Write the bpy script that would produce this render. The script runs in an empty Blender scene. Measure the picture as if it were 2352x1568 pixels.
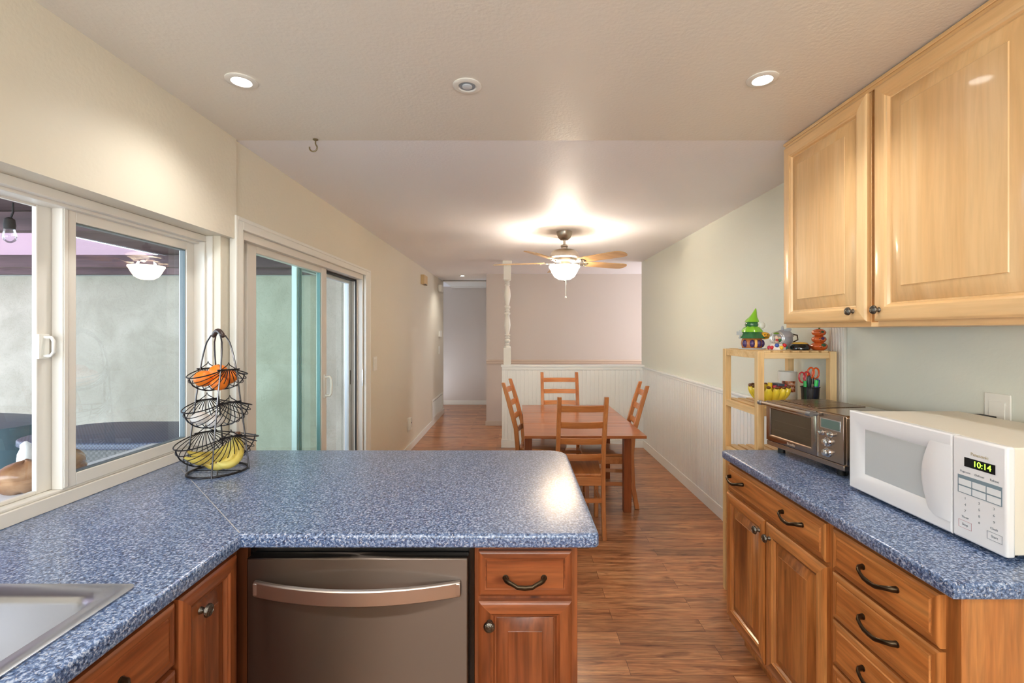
import bpy, bmesh, math, random
from mathutils import Vector, Matrix
random.seed(7)
sc = bpy.context.scene
PI = math.pi
# ------------------------------------------------------------------ camera
cd = bpy.data.cameras.new('camera'); cam = bpy.data.objects.new('camera', cd); sc.collection.objects.link(cam)
cam.location = (0, 0, 1.47); cam.rotation_euler = (PI/2, 0, 0)
cd.sensor_width = 36; cd.lens = 1060/2352*36; cd.shift_x = -11/2352; cd.shift_y = -23/2352
cd.clip_start = 0.02; cd.clip_end = 200
sc.camera = cam
# ------------------------------------------------------------------ view, world, lights
sc.view_settings.view_transform = 'Standard'; sc.view_settings.look = 'None'
sc.view_settings.gamma = 1; sc.view_settings.use_curve_mapping = False
sc.view_settings.exposure = 0.55
sc.cycles.use_denoising = True
sc.cycles.max_bounces = 10; sc.cycles.diffuse_bounces = 5; sc.cycles.glossy_bounces = 5
sc.cycles.transparent_max_bounces = 12; sc.cycles.sample_clamp_indirect = 8
w = bpy.data.worlds.new('sky'); sc.world = w; w.use_nodes = True
wn = w.node_tree.nodes; wl_ = w.node_tree.links
bg = wn['Background']; bg.inputs[0].default_value = (0.72, 0.84, 1.0, 1); bg.inputs[1].default_value = 6.4

def light(name, kind, loc, energy, color=(1, 1, 1), rot=(0, 0, 0), **kw):
    d = bpy.data.lights.new(name, kind); d.energy = energy; d.color = color
    for k, v in kw.items():
        if k == 'portal': d.cycles.is_portal = v
        else: setattr(d, k, v)
    o = bpy.data.objects.new(name, d); sc.collection.objects.link(o)
    o.location = loc; o.rotation_euler = rot
    return o
WARM = (1.0, 0.93, 0.85); SOFT = (1.0, 0.97, 0.93)
light('sun', 'SUN', (-6, -4, 8), 4.0, (1, 0.95, 0.9), (math.radians(18), math.radians(-12), 0), angle=0.01)
# added fill behind the camera, aimed up at the ceiling
light('rear_fill_light', 'AREA', (0.1, -1.72, 1.6), 58, (0.95, 0.98, 1.0), (math.radians(-142), 0, PI), shape='RECTANGLE', size=1.7, size_y=1.1)
# recessed lamps (two in the picture, two behind the camera, one in the hall)
for n, x, y, e in (('sink_side_lamp', -0.986, 1.653, 15), ('cabinet_side_lamp', 0.874, 1.642, 15),
                   ('rear_left_lamp', -0.79, -0.25, 62), ('rear_right_lamp', 0.87, -0.25, 14), ('hall_lamp', -0.879, 7.45, 24)):
    light(n, 'SPOT', (x, y, 2.33), e*0.95, SOFT, (0, 0, 0), spot_size=math.radians(140), spot_blend=1.0, shadow_soft_size=0.04)
# the fan lamp
light('fan_bulb_lamp', 'POINT', (0.43, 4.17, 2.045), 42, WARM, shadow_soft_size=0.08)
# added fill point behind the camera, no fitting built for it
light('rear_fill_point', 'POINT', (0.0, -1.0, 1.95), 8, SOFT, shadow_soft_size=0.15)
light('far_room_fill', 'AREA', (3.2, 6.58, 1.35), 24, (0.96, 0.95, 1.0), (0, math.radians(90), 0), shape='RECTANGLE', size=1.6, size_y=1.0)  # added fill past the half wall, no window built there
# portals for the window and the patio door
light('window_portal', 'AREA', (-1.52, 1.45, 1.42), 1, rot=(0, math.radians(-90), 0), shape='RECTANGLE', size=0.95, size_y=1.25, portal=True)
light('door_portal', 'AREA', (-1.49, 3.1, 0.98), 1, rot=(0, math.radians(-90), 0), shape='RECTANGLE', size=1.9, size_y=1.8, portal=True)

# ------------------------------------------------------------------ mesh builder
WL = {}
def wloc(o): return WL.get(o.name, Vector((0, 0, 0))) if o else Vector((0, 0, 0))

class B:
    def __init__(s): s.v = []; s.f = []; s.m = []
    def add(s, vs, fs, mi=0, M=None):
        k = len(s.v)
        for p in vs:
            p = Vector(p)
            s.v.append(M @ p if M is not None else p)
        for f in fs: s.f.append([i+k for i in f]); s.m.append(mi)
        return s
    def box(s, x0, x1, y0, y1, z0, z1, mi=0, M=None):
        return s.add([(x0,y0,z0),(x1,y0,z0),(x1,y1,z0),(x0,y1,z0),(x0,y0,z1),(x1,y0,z1),(x1,y1,z1),(x0,y1,z1)],
                     [(0,3,2,1),(4,5,6,7),(0,1,5,4),(1,2,6,5),(2,3,7,6),(3,0,4,7)], mi, M)
    def loft(s, rings, closed=True, caps=(True, True), mi=0, M=None):
        n = len(rings[0]); vs = [p for r in rings for p in r]; fs = []
        for i in range(len(rings)-1):
            for j in range(n if closed else n-1):
                a = i*n+j; b = i*n+(j+1) % n
                fs.append((a, b, b+n, a+n))
        if caps[0]: fs.append(tuple(range(n-1, -1, -1)))
        if caps[1]: fs.append(tuple(range((len(rings)-1)*n, len(rings)*n)))
        return s.add(vs, fs, mi, M)
    def lathe(s, prof, c=(0,0,0), seg=24, mi=0, M=None, caps=(True, True)):
        rings = [[(c[0]+r*math.cos(2*PI*j/seg), c[1]+r*math.sin(2*PI*j/seg), c[2]+z) for j in range(seg)] for r, z in prof]
        return s.loft(rings, True, caps, mi, M)
    def cyl(s, p0, p1, r0, r1=None, seg=16, mi=0, M=None):
        return s.tube([p0, p1], [r0, r0 if r1 is None else r1], seg, mi=mi, M=M)
    def tube(s, pts, r, seg=8, closed=False, mi=0, M=None, flat=1.0, up=None):
        P = [Vector(p) for p in pts]; n = len(P)
        R = r if isinstance(r, (list, tuple)) else [r]*n
        rings = []; prev = None
        for i in range(n):
            if closed: t = P[(i+1) % n]-P[i-1]
            else: t = P[min(i+1, n-1)]-P[max(i-1, 0)]
            t.normalize()
            if up is not None: a = Vector(up)
            elif prev is not None: a = prev
            else: a = Vector((0, 0, 1)) if abs(t.z) < .9 else Vector((1, 0, 0))
            a = a-t*a.dot(t)
            if a.length < 1e-6: a = t.orthogonal()
            a.normalize(); prev = a; b = t.cross(a)
            rings.append([P[i]+a*(R[i]*math.cos(2*PI*j/seg)*flat)+b*(R[i]*math.sin(2*PI*j/seg)) for j in range(seg)])
        if closed:
            # align the last ring to the first so that the tube does not twist
            best = min(range(seg), key=lambda k: (rings[-1][k]-rings[0][0]).length)
            rings.append([rings[0][(j-best) % seg] for j in range(seg)])
            return s.loft(rings, True, (False, False), mi, M)
        return s.loft(rings, True, (True, True), mi, M)
    def ball(s, c, r, seg=18, rows=10, sc3=(1,1,1), mi=0, M=None, fn=None):
        rings = []
        for i in range(rows+1):
            th = PI*(i+.0)/rows; th = min(max(th, .02), PI-.02)
            ring = []
            for j in range(seg):
                ph = 2*PI*j/seg
                d = (math.sin(th)*math.cos(ph), math.sin(th)*math.sin(ph), -math.cos(th))
                k = fn(th, ph) if fn else 1
                ring.append((c[0]+r*k*d[0]*sc3[0], c[1]+r*k*d[1]*sc3[1], c[2]+r*k*d[2]*sc3[2]))
            rings.append(ring)
        return s.loft(rings, True, (True, True), mi, M)
    def slab(s, out, z0, z1, r, holes=(), mi=0, nstep=5):
        """outline (x, y) counter-clockwise, rounded top and bottom edges of radius r, with holes"""
        def inset(P, d):
            n = len(P); res = []
            for i in range(n):
                a = Vector(P[i-1]); b = Vector(P[i]); c = Vector(P[(i+1) % n])
                e1 = (b-a).normalized(); e2 = (c-b).normalized()
                n1 = Vector((-e1.y, e1.x)); n2 = Vector((-e2.y, e2.x))
                m = (n1+n2); k = d/max(.3, (1+n1.dot(n2)))
                res.append(tuple(b+m*k))
            return res
        prof = []
        rb = min(r, (z1-z0)/2)
        for i in range(nstep+1):
            a = -PI/2+PI/2*i/nstep; prof.append((rb*.6*(1-math.cos(a)), z0+rb*.6*(1+math.sin(a))))
        for i in range(nstep+1):
            a = PI/2*i/nstep; prof.append((r*(1-math.cos(a)), z1-r*(1-math.sin(a))))
        bm = bmesh.new(); rings = []
        for d, z in prof:
            rings.append([bm.verts.new((x, y, z)) for x, y in inset(out, d)])
        n = len(out)
        for i in range(len(rings)-1):
            for j in range(n):
                bm.faces.new((rings[i][j], rings[i][(j+1) % n], rings[i+1][(j+1) % n], rings[i+1][j]))
        for ring, z in ((rings[0], z0), (rings[-1], z1)):
            es = [bm.edges.get((ring[j], ring[(j+1) % n])) or bm.edges.new((ring[j], ring[(j+1) % n])) for j in range(n)]
            for h in holes:
                hv = [bm.verts.new((x, y, z)) for x, y in h]
                for j in range(len(hv)): es.append(bm.edges.new((hv[j], hv[(j+1) % len(hv)])))
            bmesh.ops.triangle_fill(bm, edges=es, use_beauty=True)
        for h in holes:
            lo = [bm.verts.new((x, y, z0)) for x, y in h]; hi = [bm.verts.new((x, y, z1)) for x, y in h]
            for j in range(len(h)): bm.faces.new((lo[j], hi[j], hi[(j+1) % len(h)], lo[(j+1) % len(h)]))
        bmesh.ops.recalc_face_normals(bm, faces=bm.faces)
        bm.verts.index_update()
        s.add([v.co.copy() for v in bm.verts], [[v.index for v in f.verts] for f in bm.faces], mi); bm.free()
        return s
    def build(s, name, mats, parent=None, bevel=0, smooth=40, seg=2, sub=0, fixn=True):
        if not isinstance(mats, (list, tuple)): mats = [mats]
        if parent is not None: off = wloc(parent)
        else:
            xs = [v.x for v in s.v]; ys = [v.y for v in s.v]; zs = [v.z for v in s.v]
            off = Vector(((min(xs)+max(xs))/2, (min(ys)+max(ys))/2, min(zs)))
        me = bpy.data.meshes.new(name)
        me.from_pydata([tuple(v-off) for v in s.v], [], s.f)
        for m in mats: me.materials.append(m)
        me.polygons.foreach_set('material_index', s.m)
        if fixn:
            bm = bmesh.new(); bm.from_mesh(me); bmesh.ops.recalc_face_normals(bm, faces=bm.faces); bm.to_mesh(me); bm.free()
        me.shade_smooth(); me.set_sharp_from_angle(angle=math.radians(smooth))
        me.update()
        o = bpy.data.objects.new(name, me); sc.collection.objects.link(o)
        if parent is not None: o.parent = parent; WL[o.name] = off.copy()
        else: o.location = off; WL[o.name] = off.copy()
        if bevel:
            m = o.modifiers.new('bevel', 'BEVEL'); m.width = bevel; m.segments = seg; m.limit_method = 'ANGLE'; m.angle_limit = math.radians(35)
        if sub:
            m = o.modifiers.new('sub', 'SUBSURF'); m.levels = sub; m.render_levels = sub
        return o

def tag(o, label=None, cat=None, group=None, kind=None):
    if label: o['label'] = label
    if cat: o['category'] = cat
    if group: o['group'] = group
    if kind: o['kind'] = kind
    return o
def thing(name, loc, label, cat, group=None, rz=0):
    o = bpy.data.objects.new(name, None); sc.collection.objects.link(o)
    o.location = loc; o.rotation_euler = (0, 0, rz); o.empty_display_size = .1
    WL[o.name] = Vector(loc)
    return tag(o, label, cat, group)
def structure(o): o['kind'] = 'structure'; return o
def copy_tree(o, parent=None):
    c = o.copy(); sc.collection.objects.link(c); c.parent = parent
    WL[c.name] = wloc(o)
    for ch in list(o.children): copy_tree(ch, c)
    return c
TMP = []
def text(s, name, mat, parent, M, size, align='CENTER', extrude=.0003):
    c = bpy.data.curves.new(name, 'FONT'); c.body = s; c.size = size; c.align_x = align; c.align_y = 'CENTER'; c.extrude = extrude
    c.materials.append(mat)
    tmp = bpy.data.objects.new(name+'_outline', c); sc.collection.objects.link(tmp)
    bpy.context.view_layer.update()
    me = bpy.data.meshes.new_from_object(tmp.evaluated_get(bpy.context.evaluated_depsgraph_get()))
    bpy.data.objects.remove(tmp); me.materials.clear(); me.materials.append(mat)
    o = bpy.data.objects.new(name, me); sc.collection.objects.link(o)
    o.parent = parent; o.matrix_local = Matrix.Translation(-wloc(parent)) @ M
    return o
def frame(o, u, v, w):
    """matrix whose local x, y, z run along u, v, w from origin o"""
    u = Vector(u); v = Vector(v); w = Vector(w)
    return Matrix(((u.x, v.x, w.x, o[0]), (u.y, v.y, w.y, o[1]), (u.z, v.z, w.z, o[2]), (0, 0, 0, 1)))

# ------------------------------------------------------------------ materials
def nodes(name):
    m = bpy.data.materials.new(name); m.use_nodes = True
    nt = m.node_tree; return m, nt.nodes, nt.links, nt.nodes['Principled BSDF']
def srgb(r, g, b):
    f = lambda c: (c/255/12.92) if c/255 <= .04045 else ((c/255+.055)/1.055)**2.4
    return (f(r), f(g), f(b), 1)
def plain(name, col, rough=.5, metal=0, coat=0, spec=.5, emit=0, aniso=0, bump=0, bscale=200, trans=0, alpha=1):
    m, N, L, p = nodes(name)
    p.inputs['Base Color'].default_value = srgb(*col); p.inputs['Roughness'].default_value = rough
    p.inputs['Metallic'].default_value = metal; p.inputs['Coat Weight'].default_value = coat; p.inputs['Specular IOR Level'].default_value = spec
    p.inputs['Transmission Weight'].default_value = trans; p.inputs['Alpha'].default_value = alpha
    if emit: p.inputs['Emission Color'].default_value = srgb(*col); p.inputs['Emission Strength'].default_value = emit
    if bump:
        t = N.new('ShaderNodeTexCoord'); n = N.new('ShaderNodeTexNoise'); n.inputs['Scale'].default_value = bscale; n.inputs['Detail'].default_value = 3
        b = N.new('ShaderNodeBump'); b.inputs['Strength'].default_value = bump; b.inputs['Distance'].default_value = .002
        L.new(t.outputs['Object'], n.inputs['Vector']); L.new(n.outputs[0], b.inputs['Height']); L.new(b.outputs[0], p.inputs['Normal'])
    return m
def ramp(N, stops, interp='LINEAR'):
    r = N.new('ShaderNodeValToRGB'); r.color_ramp.interpolation = interp
    e = r.color_ramp.elements
    while len(e) < len(stops): e.new(.5)
    for i, (p, c) in enumerate(stops): e[i].position = p; e[i].color = c if len(c) == 4 else srgb(*c)
    return r
def wood(name, dark, mid, lite, axis='z', rough=.32, freq=9, knots=.5, coat=.25, vary=.35, streak=.5):
    """long grain along one object axis; every separate board gets its own shift and tone"""
    m, N, L, p = nodes(name)
    t = N.new('ShaderNodeTexCoord'); g = N.new('ShaderNodeNewGeometry'); mp = N.new('ShaderNodeMapping')
    k = {'x': 0, 'y': 1, 'z': 2}[axis]; s = [1, 1, 1]; s[k] = .07; mp.inputs['Scale'].default_value = s
    add = N.new('ShaderNodeVectorMath'); add.operation = 'ADD'
    mul = N.new('ShaderNodeVectorMath'); mul.operation = 'MULTIPLY'; mul.inputs[1].default_value = (7.3, 5.1, 3.7)
    cmb = N.new('ShaderNodeCombineXYZ')
    for i in range(3): L.new(g.outputs['Random Per Island'], cmb.inputs[i])
    L.new(cmb.outputs[0], mul.inputs[0]); L.new(t.outputs['Object'], add.inputs[0]); L.new(mul.outputs[0], add.inputs[1])
    L.new(add.outputs[0], mp.inputs['Vector'])
    n1 = N.new('ShaderNodeTexNoise'); n1.inputs['Scale'].default_value = freq; n1.inputs['Detail'].default_value = 5; n1.inputs['Roughness'].default_value = .55; n1.inputs['Distortion'].default_value = .9
    n2 = N.new('ShaderNodeTexNoise'); n2.inputs['Scale'].default_value = freq*9; n2.inputs['Detail'].default_value = 3; n2.inputs['Distortion'].default_value = .3
    L.new(mp.outputs[0], n1.inputs['Vector']); L.new(mp.outputs[0], n2.inputs['Vector'])
    r1 = ramp(N, [(.28, dark), (.47, mid), (.7, lite)]); L.new(n1.outputs[0], r1.inputs[0])
    r2 = ramp(N, [(.3, (int(255*(1-streak*.45)),)*3), (.62, (255, 255, 255))]); L.new(n2.outputs[0], r2.inputs[0])
    mx = N.new('ShaderNodeMix'); mx.data_type = 'RGBA'; mx.blend_type = 'MULTIPLY'; mx.inputs['Factor'].default_value = .8
    L.new(r1.outputs[0], mx.inputs[6]); L.new(r2.outputs[0], mx.inputs[7])
    out = mx.outputs[2]
    if knots:
        v = N.new('ShaderNodeTexVoronoi'); v.inputs['Scale'].default_value = 5.5
        mp2 = N.new('ShaderNodeMapping'); s2 = [1, 1, 1]; s2[k] = .45; mp2.inputs['Scale'].default_value = s2
        L.new(add.outputs[0], mp2.inputs['Vector']); L.new(mp2.outputs[0], v.inputs['Vector'])
        rk = ramp(N, [(.0, (70, 35, 15)), (.045, (150, 110, 80)), (.09, (255, 255, 255))]); L.new(v.outputs['Distance'], rk.inputs[0])
        mk = N.new('ShaderNodeMix'); mk.data_type = 'RGBA'; mk.blend_type = 'MULTIPLY'; mk.inputs['Factor'].default_value = knots
        L.new(out, mk.inputs[6]); L.new(rk.outputs[0], mk.inputs[7]); out = mk.outputs[2]
    hs = N.new('ShaderNodeHueSaturation'); L.new(out, hs.inputs['Color'])
    mr = N.new('ShaderNodeMapRange'); mr.inputs[3].default_value = 1-vary*.6; mr.inputs[4].default_value = 1+vary*.6
    L.new(g.outputs['Random Per Island'], mr.inputs[0]); L.new(mr.outputs[0], hs.inputs['Value'])
    L.new(hs.outputs[0], p.inputs['Base Color'])
    p.inputs['Roughness'].default_value = rough; p.inputs['Coat Weight'].default_value = coat; p.inputs['Coat Roughness'].default_value = .07
    b = N.new('ShaderNodeBump'); b.inputs['Strength'].default_value = .06; b.inputs['Distance'].default_value = .002
    L.new(n2.outputs[0], b.inputs['Height']); L.new(b.outputs[0], p.inputs['Normal'])
    return m
def paint(name, col, rough=.55, bump=.25, scale=55, spec=.5):
    m, N, L, p = nodes(name)
    p.inputs['Base Color'].default_value = srgb(*col); p.inputs['Roughness'].default_value = rough; p.inputs['Specular IOR Level'].default_value = spec
    t = N.new('ShaderNodeTexCoord'); n = N.new('ShaderNodeTexNoise'); n.inputs['Scale'].default_value = scale; n.inputs['Detail'].default_value = 4
    b = N.new('ShaderNodeBump'); b.inputs['Strength'].default_value = bump; b.inputs['Distance'].default_value = .004
    L.new(t.outputs['Object'], n.inputs['Vector']); L.new(n.outputs[0], b.inputs['Height']); L.new(b.outputs[0], p.inputs['Normal'])
    return m
M = {}
M['paint_left'] = paint('paint_warm_lit', (216, 208, 190), .42, .3, 60)  # same wall paint three times, lighting cast put into each base colour
M['paint_right'] = paint('paint_cool_lit', (219, 222, 211), .5, .15, 60)
M['paint_far'] = paint('paint_far_lit', (208, 198, 190), .55, .1)
M['ceil_k'] = paint('ceiling_beige', (228, 223, 212), .40, .3, 70)
M['ceil_d'] = paint('ceiling_grey', (242, 241, 243), .5, .3, 70, .3)
M['white'] = plain('white_paint', (226, 224, 216), .35)
M['bead_white'] = plain('white_panel_paint', (240, 242, 240), .45)
M['vinyl'] = plain('white_vinyl', (222, 217, 208), .3)
M['plastic'] = plain('white_plastic', (232, 230, 222), .35)
M['rubber'] = plain('black_rubber', (18, 18, 18), .6)
M['black'] = plain('black_gloss', (12, 12, 13), .2)
M['bronze'] = plain('dark_bronze', (70, 58, 44), .32, .9)
M['pewter'] = plain('antique_pewter', (110, 105, 98), .28, 1, bump=.8, bscale=260)
M['nickel'] = plain('brushed_nickel', (168, 158, 146), .3, 1)
M['chrome'] = plain('chrome', (215, 216, 218), .1, 1)
M['wire'] = plain('dark_wire', (52, 50, 52), .35, .8)
M['carc'] = wood('cabinet_wood_plain', (132, 70, 28), (166, 94, 42), (190, 118, 58), 'z', knots=.2)
LOW = ((136, 76, 34), (192, 122, 64), (220, 156, 92)); RED_SHADED = ((92, 44, 20), (136, 72, 38), (162, 94, 54)); UPP_LIT = ((222, 176, 118), (230, 188, 132), (236, 200, 148))  # lighting put into the colour: shaded copy at window and peninsula, lit copy for uppers
for nm, c, kn in (('low', LOW, .75), ('red', RED_SHADED, .7), ('upp', UPP_LIT, .25)):
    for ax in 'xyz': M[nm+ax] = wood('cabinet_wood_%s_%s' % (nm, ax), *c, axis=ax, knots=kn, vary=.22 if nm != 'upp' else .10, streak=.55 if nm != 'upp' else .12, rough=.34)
for ax in 'xyz':
    M['pine'+ax] = wood('stained_pine_'+ax, (150, 84, 40), (186, 114, 60), (206, 136, 78), ax, knots=.4, freq=12, vary=.18, streak=.25, rough=.33)
    M['birch'+ax] = wood('pale_pine_'+ax, (214, 170, 112), (230, 194, 138), (238, 208, 158), ax, knots=.45, freq=12, vary=.14, streak=.2, coat=.05, rough=.5)
M['table'] = wood('table_veneer', (128, 68, 34), (156, 90, 48), (170, 102, 58), 'x', knots=0, freq=14, vary=.08, streak=.25, rough=.28, coat=.3)
M['tablez'] = wood('table_leg_wood', (108, 52, 24), (132, 66, 32), (148, 80, 42), 'z', knots=0, freq=14, vary=.08, streak=.25)

def laminate():
    m, N, L, p = nodes('blue_speckled_laminate')
    t = N.new('ShaderNodeTexCoord')
    n1 = N.new('ShaderNodeTexNoise'); n1.inputs['Scale'].default_value = 150; n1.inputs['Detail'].default_value = 3; n1.inputs['Roughness'].default_value = .6
    n2 = N.new('ShaderNodeTexNoise'); n2.inputs['Scale'].default_value = 230; n2.inputs['Detail'].default_value = 2
    n3 = N.new('ShaderNodeTexNoise'); n3.inputs['Scale'].default_value = 9; n3.inputs['Detail'].default_value = 2
    for n in (n1, n2, n3): L.new(t.outputs['Object'], n.inputs['Vector'])
    r1 = ramp(N, [(.34, (28, 46, 78)), (.45, (66, 92, 136)), (.54, (100, 126, 168)), (.66, (176, 190, 214))]); L.new(n1.outputs[0], r1.inputs[0])
    r2 = ramp(N, [(.60, (0, 0, 0)), (.70, (255, 255, 255))]); L.new(n2.outputs[0], r2.inputs[0])
    mx = N.new('ShaderNodeMix'); mx.data_type = 'RGBA'; L.new(r2.outputs[0], mx.inputs['Factor'])
    L.new(r1.outputs[0], mx.inputs[6]); mx.inputs[7].default_value = srgb(186, 190, 200)
    L.new(mx.outputs[2], p.inputs['Base Color']); p.inputs['Roughness'].default_value = .30; p.inputs['Specular IOR Level'].default_value = .9; p.inputs['Coat Weight'].default_value = .35; p.inputs['Coat Roughness'].default_value = .3
    b = N.new('ShaderNodeBump'); b.inputs['Strength'].default_value = .05; b.inputs['Distance'].default_value = .001
    L.new(n1.outputs[0], b.inputs['Height']); L.new(b.outputs[0], p.inputs['Normal'])
    return m
M['lam'] = laminate()

def floor_mat():
    m, N, L, p = nodes('wood_plank_floor')
    t = N.new('ShaderNodeTexCoord')
    br = N.new('ShaderNodeTexBrick'); br.offset = .37; br.inputs['Scale'].default_value = 1
    br.inputs['Brick Width'].default_value = 1.18; br.inputs['Row Height'].default_value = .096; br.inputs['Mortar Size'].default_value = .0009
    br.inputs['Color1'].default_value = (0, 0, 0, 1); br.inputs['Color2'].default_value = (1, 1, 1, 1); br.inputs['Mortar'].default_value = (.5, .5, .5, 1)
    L.new(t.outputs['Object'], br.inputs['Vector'])
    sx = N.new('ShaderNodeVectorMath'); sx.operation = 'MULTIPLY_ADD'; sx.inputs[1].default_value = (.0, 0, 0)
    off = N.new('ShaderNodeVectorMath'); off.operation = 'MULTIPLY'; off.inputs[1].default_value = (13, 9, 5)
    L.new(br.outputs['Color'], off.inputs[0])
    ad = N.new('ShaderNodeVectorMath'); ad.operation = 'ADD'; L.new(t.outputs['Object'], ad.inputs[0]); L.new(off.outputs[0], ad.inputs[1])
    mp = N.new('ShaderNodeMapping'); mp.inputs['Scale'].default_value = (.09, 1, 1); L.new(ad.outputs[0], mp.inputs['Vector'])
    n1 = N.new('ShaderNodeTexNoise'); n1.inputs['Scale'].default_value = 17; n1.inputs['Detail'].default_value = 7; n1.inputs['Distortion'].default_value = 1.6; n1.inputs['Roughness'].default_value = .6
    n2 = N.new('ShaderNodeTexNoise'); n2.inputs['Scale'].default_value = 120; n2.inputs['Detail'].default_value = 3
    L.new(mp.outputs[0], n1.inputs['Vector']); L.new(mp.outputs[0], n2.inputs['Vector'])
    r1 = ramp(N, [(.26, (116, 68, 42)), (.40, (164, 104, 66)), (.55, (194, 134, 90)), (.74, (214, 162, 116))]); L.new(n1.outputs[0], r1.inputs[0])
    r2 = ramp(N, [(.3, (185, 185, 185)), (.6, (255, 255, 255))]); L.new(n2.outputs[0], r2.inputs[0])
    mx = N.new('ShaderNodeMix'); mx.data_type = 'RGBA'; mx.blend_type = 'MULTIPLY'; mx.inputs['Factor'].default_value = .8
    n3 = N.new('ShaderNodeTexNoise'); n3.inputs['Scale'].default_value = 5; n3.inputs['Detail'].default_value = 5; n3.inputs['Distortion'].default_value = 2.5
    mp3 = N.new('ShaderNodeMapping'); mp3.inputs['Scale'].default_value = (.45, 1.6, 1); L.new(ad.outputs[0], mp3.inputs['Vector']); L.new(mp3.outputs[0], n3.inputs['Vector'])
    r3 = ramp(N, [(.30, (150, 112, 88)), (.42, (255, 255, 255))]); L.new(n3.outputs[0], r3.inputs[0])
    m3 = N.new('ShaderNodeMix'); m3.data_type = 'RGBA'; m3.blend_type = 'MULTIPLY'; m3.inputs['Factor'].default_value = .8
    L.new(r1.outputs[0], m3.inputs[6]); L.new(r3.outputs[0], m3.inputs[7])
    L.new(m3.outputs[2], mx.inputs[6]); L.new(r2.outputs[0], mx.inputs[7])
    hs = N.new('ShaderNodeHueSaturation'); mr = N.new('ShaderNodeMapRange'); mr.inputs[3].default_value = .80; mr.inputs[4].default_value = 1.18
    L.new(br.outputs['Color'], mr.inputs[0]); L.new(mr.outputs[0], hs.inputs['Value']); L.new(mx.outputs[2], hs.inputs['Color'])
    rm = ramp(N, [(0, (255, 255, 255)), (1, (110, 85, 70))]); L.new(br.outputs['Fac'], rm.inputs[0])
    m2 = N.new('ShaderNodeMix'); m2.data_type = 'RGBA'; m2.blend_type = 'MULTIPLY'; m2.inputs['Factor'].default_value = 1
    L.new(hs.outputs[0], m2.inputs[6]); L.new(rm.outputs[0], m2.inputs[7])
    L.new(m2.outputs[2], p.inputs['Base Color']); p.inputs['Roughness'].default_value = .3; p.inputs['Coat Weight'].default_value = .15; p.inputs['Coat Roughness'].default_value = .2
    b = N.new('ShaderNodeBump'); b.inputs['Strength'].default_value = .08; b.inputs['Distance'].default_value = .002
    L.new(n2.outputs[0], b.inputs['Height']); L.new(b.outputs[0], p.inputs['Normal'])
    return m
M['floor'] = floor_mat()

def stucco():
    m, N, L, p = nodes('stucco'); t = N.new('ShaderNodeTexCoord')
    n = N.new('ShaderNodeTexNoise'); n.inputs['Scale'].default_value = 1.6; n.inputs['Detail'].default_value = 6; n.inputs['Distortion'].default_value = 1.2
    n2 = N.new('ShaderNodeTexNoise'); n2.inputs['Scale'].default_value = 7; n2.inputs['Detail'].default_value = 8; n2.inputs['Distortion'].default_value = 2.2; n2.inputs['Roughness'].default_value = .65
    L.new(t.outputs['Object'], n.inputs['Vector']); L.new(t.outputs['Object'], n2.inputs['Vector'])
    r = ramp(N, [(.3, (174, 170, 153)), (.7, (200, 196, 180))]); L.new(n.outputs[0], r.inputs[0])
    r2 = ramp(N, [(.485, (255, 255, 255)), (.5, (190, 184, 172)), (.515, (255, 255, 255))]); L.new(n2.outputs[0], r2.inputs[0])
    mx = N.new('ShaderNodeMix'); mx.data_type = 'RGBA'; mx.blend_type = 'MULTIPLY'; mx.inputs['Factor'].default_value = .4
    L.new(r.outputs[0], mx.inputs[6]); L.new(r2.outputs[0], mx.inputs[7]); L.new(mx.outputs[2], p.inputs['Base Color']); p.inputs['Roughness'].default_value = .9
    b = N.new('ShaderNodeBump'); b.inputs['Strength'].default_value = .5; b.inputs['Distance'].default_value = .01
    L.new(n2.outputs[0], b.inputs['Height']); L.new(b.outputs[0], p.inputs['Normal'])
    return m
M['stucco'] = stucco()

def glass(name, tint=(1, 1, 1), refl=1.0):
    m, N, L, p = nodes(name); N.remove(p); out = N['Material Output']
    tr = N.new('ShaderNodeBsdfTransparent'); tr.inputs[0].default_value = (*tint, 1)
    gl = N.new('ShaderNodeBsdfGlossy'); gl.inputs['Roughness'].default_value = .0; gl.inputs[0].default_value = (1, 1, 1, 1)
    fr = N.new('ShaderNodeFresnel'); fr.inputs[0].default_value = 1.5
    mu = N.new('ShaderNodeMath'); mu.operation = 'MULTIPLY'; mu.inputs[1].default_value = refl; mu.use_clamp = True
    mx = N.new('ShaderNodeMixShader'); L.new(fr.outputs[0], mu.inputs[0]); L.new(mu.outputs[0], mx.inputs[0])
    L.new(tr.outputs[0], mx.inputs[1]); L.new(gl.outputs[0], mx.inputs[2]); L.new(mx.outputs[0], out.inputs[0])
    return m
M['glass'] = glass('window_glass', (.87, .90, .885), 1.0)
M['glass_g'] = glass('green_tinted_glass', (.84, .95, .89), .45)
M['globe'] = glass('globe_glass', (.97, .98, 1), .7)

def brushed(name, col, rough=.3, axis=2, strength=.25):
    """steel brushed so that its fine lines run across `axis`"""
    m, N, L, p = nodes(name); p.inputs['Base Color'].default_value = srgb(*col); p.inputs['Metallic'].default_value = 1; p.inputs['Roughness'].default_value = rough
    t = N.new('ShaderNodeTexCoord'); mp = N.new('ShaderNodeMapping'); s = [2, 2, 2]; s[axis] = 700; mp.inputs['Scale'].default_value = s
    n = N.new('ShaderNodeTexNoise'); n.inputs['Scale'].default_value = 1; n.inputs['Detail'].default_value = 2
    b = N.new('ShaderNodeBump'); b.inputs['Strength'].default_value = strength; b.inputs['Distance'].default_value = .001
    L.new(t.outputs['Object'], mp.inputs['Vector']); L.new(mp.outputs[0], n.inputs['Vector']); L.new(n.outputs[0], b.inputs['Height']); L.new(b.outputs[0], p.inputs['Normal'])
    return m
M['steel'] = plain('brushed_steel', (112, 100, 92), .42, 1, coat=.6)
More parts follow.
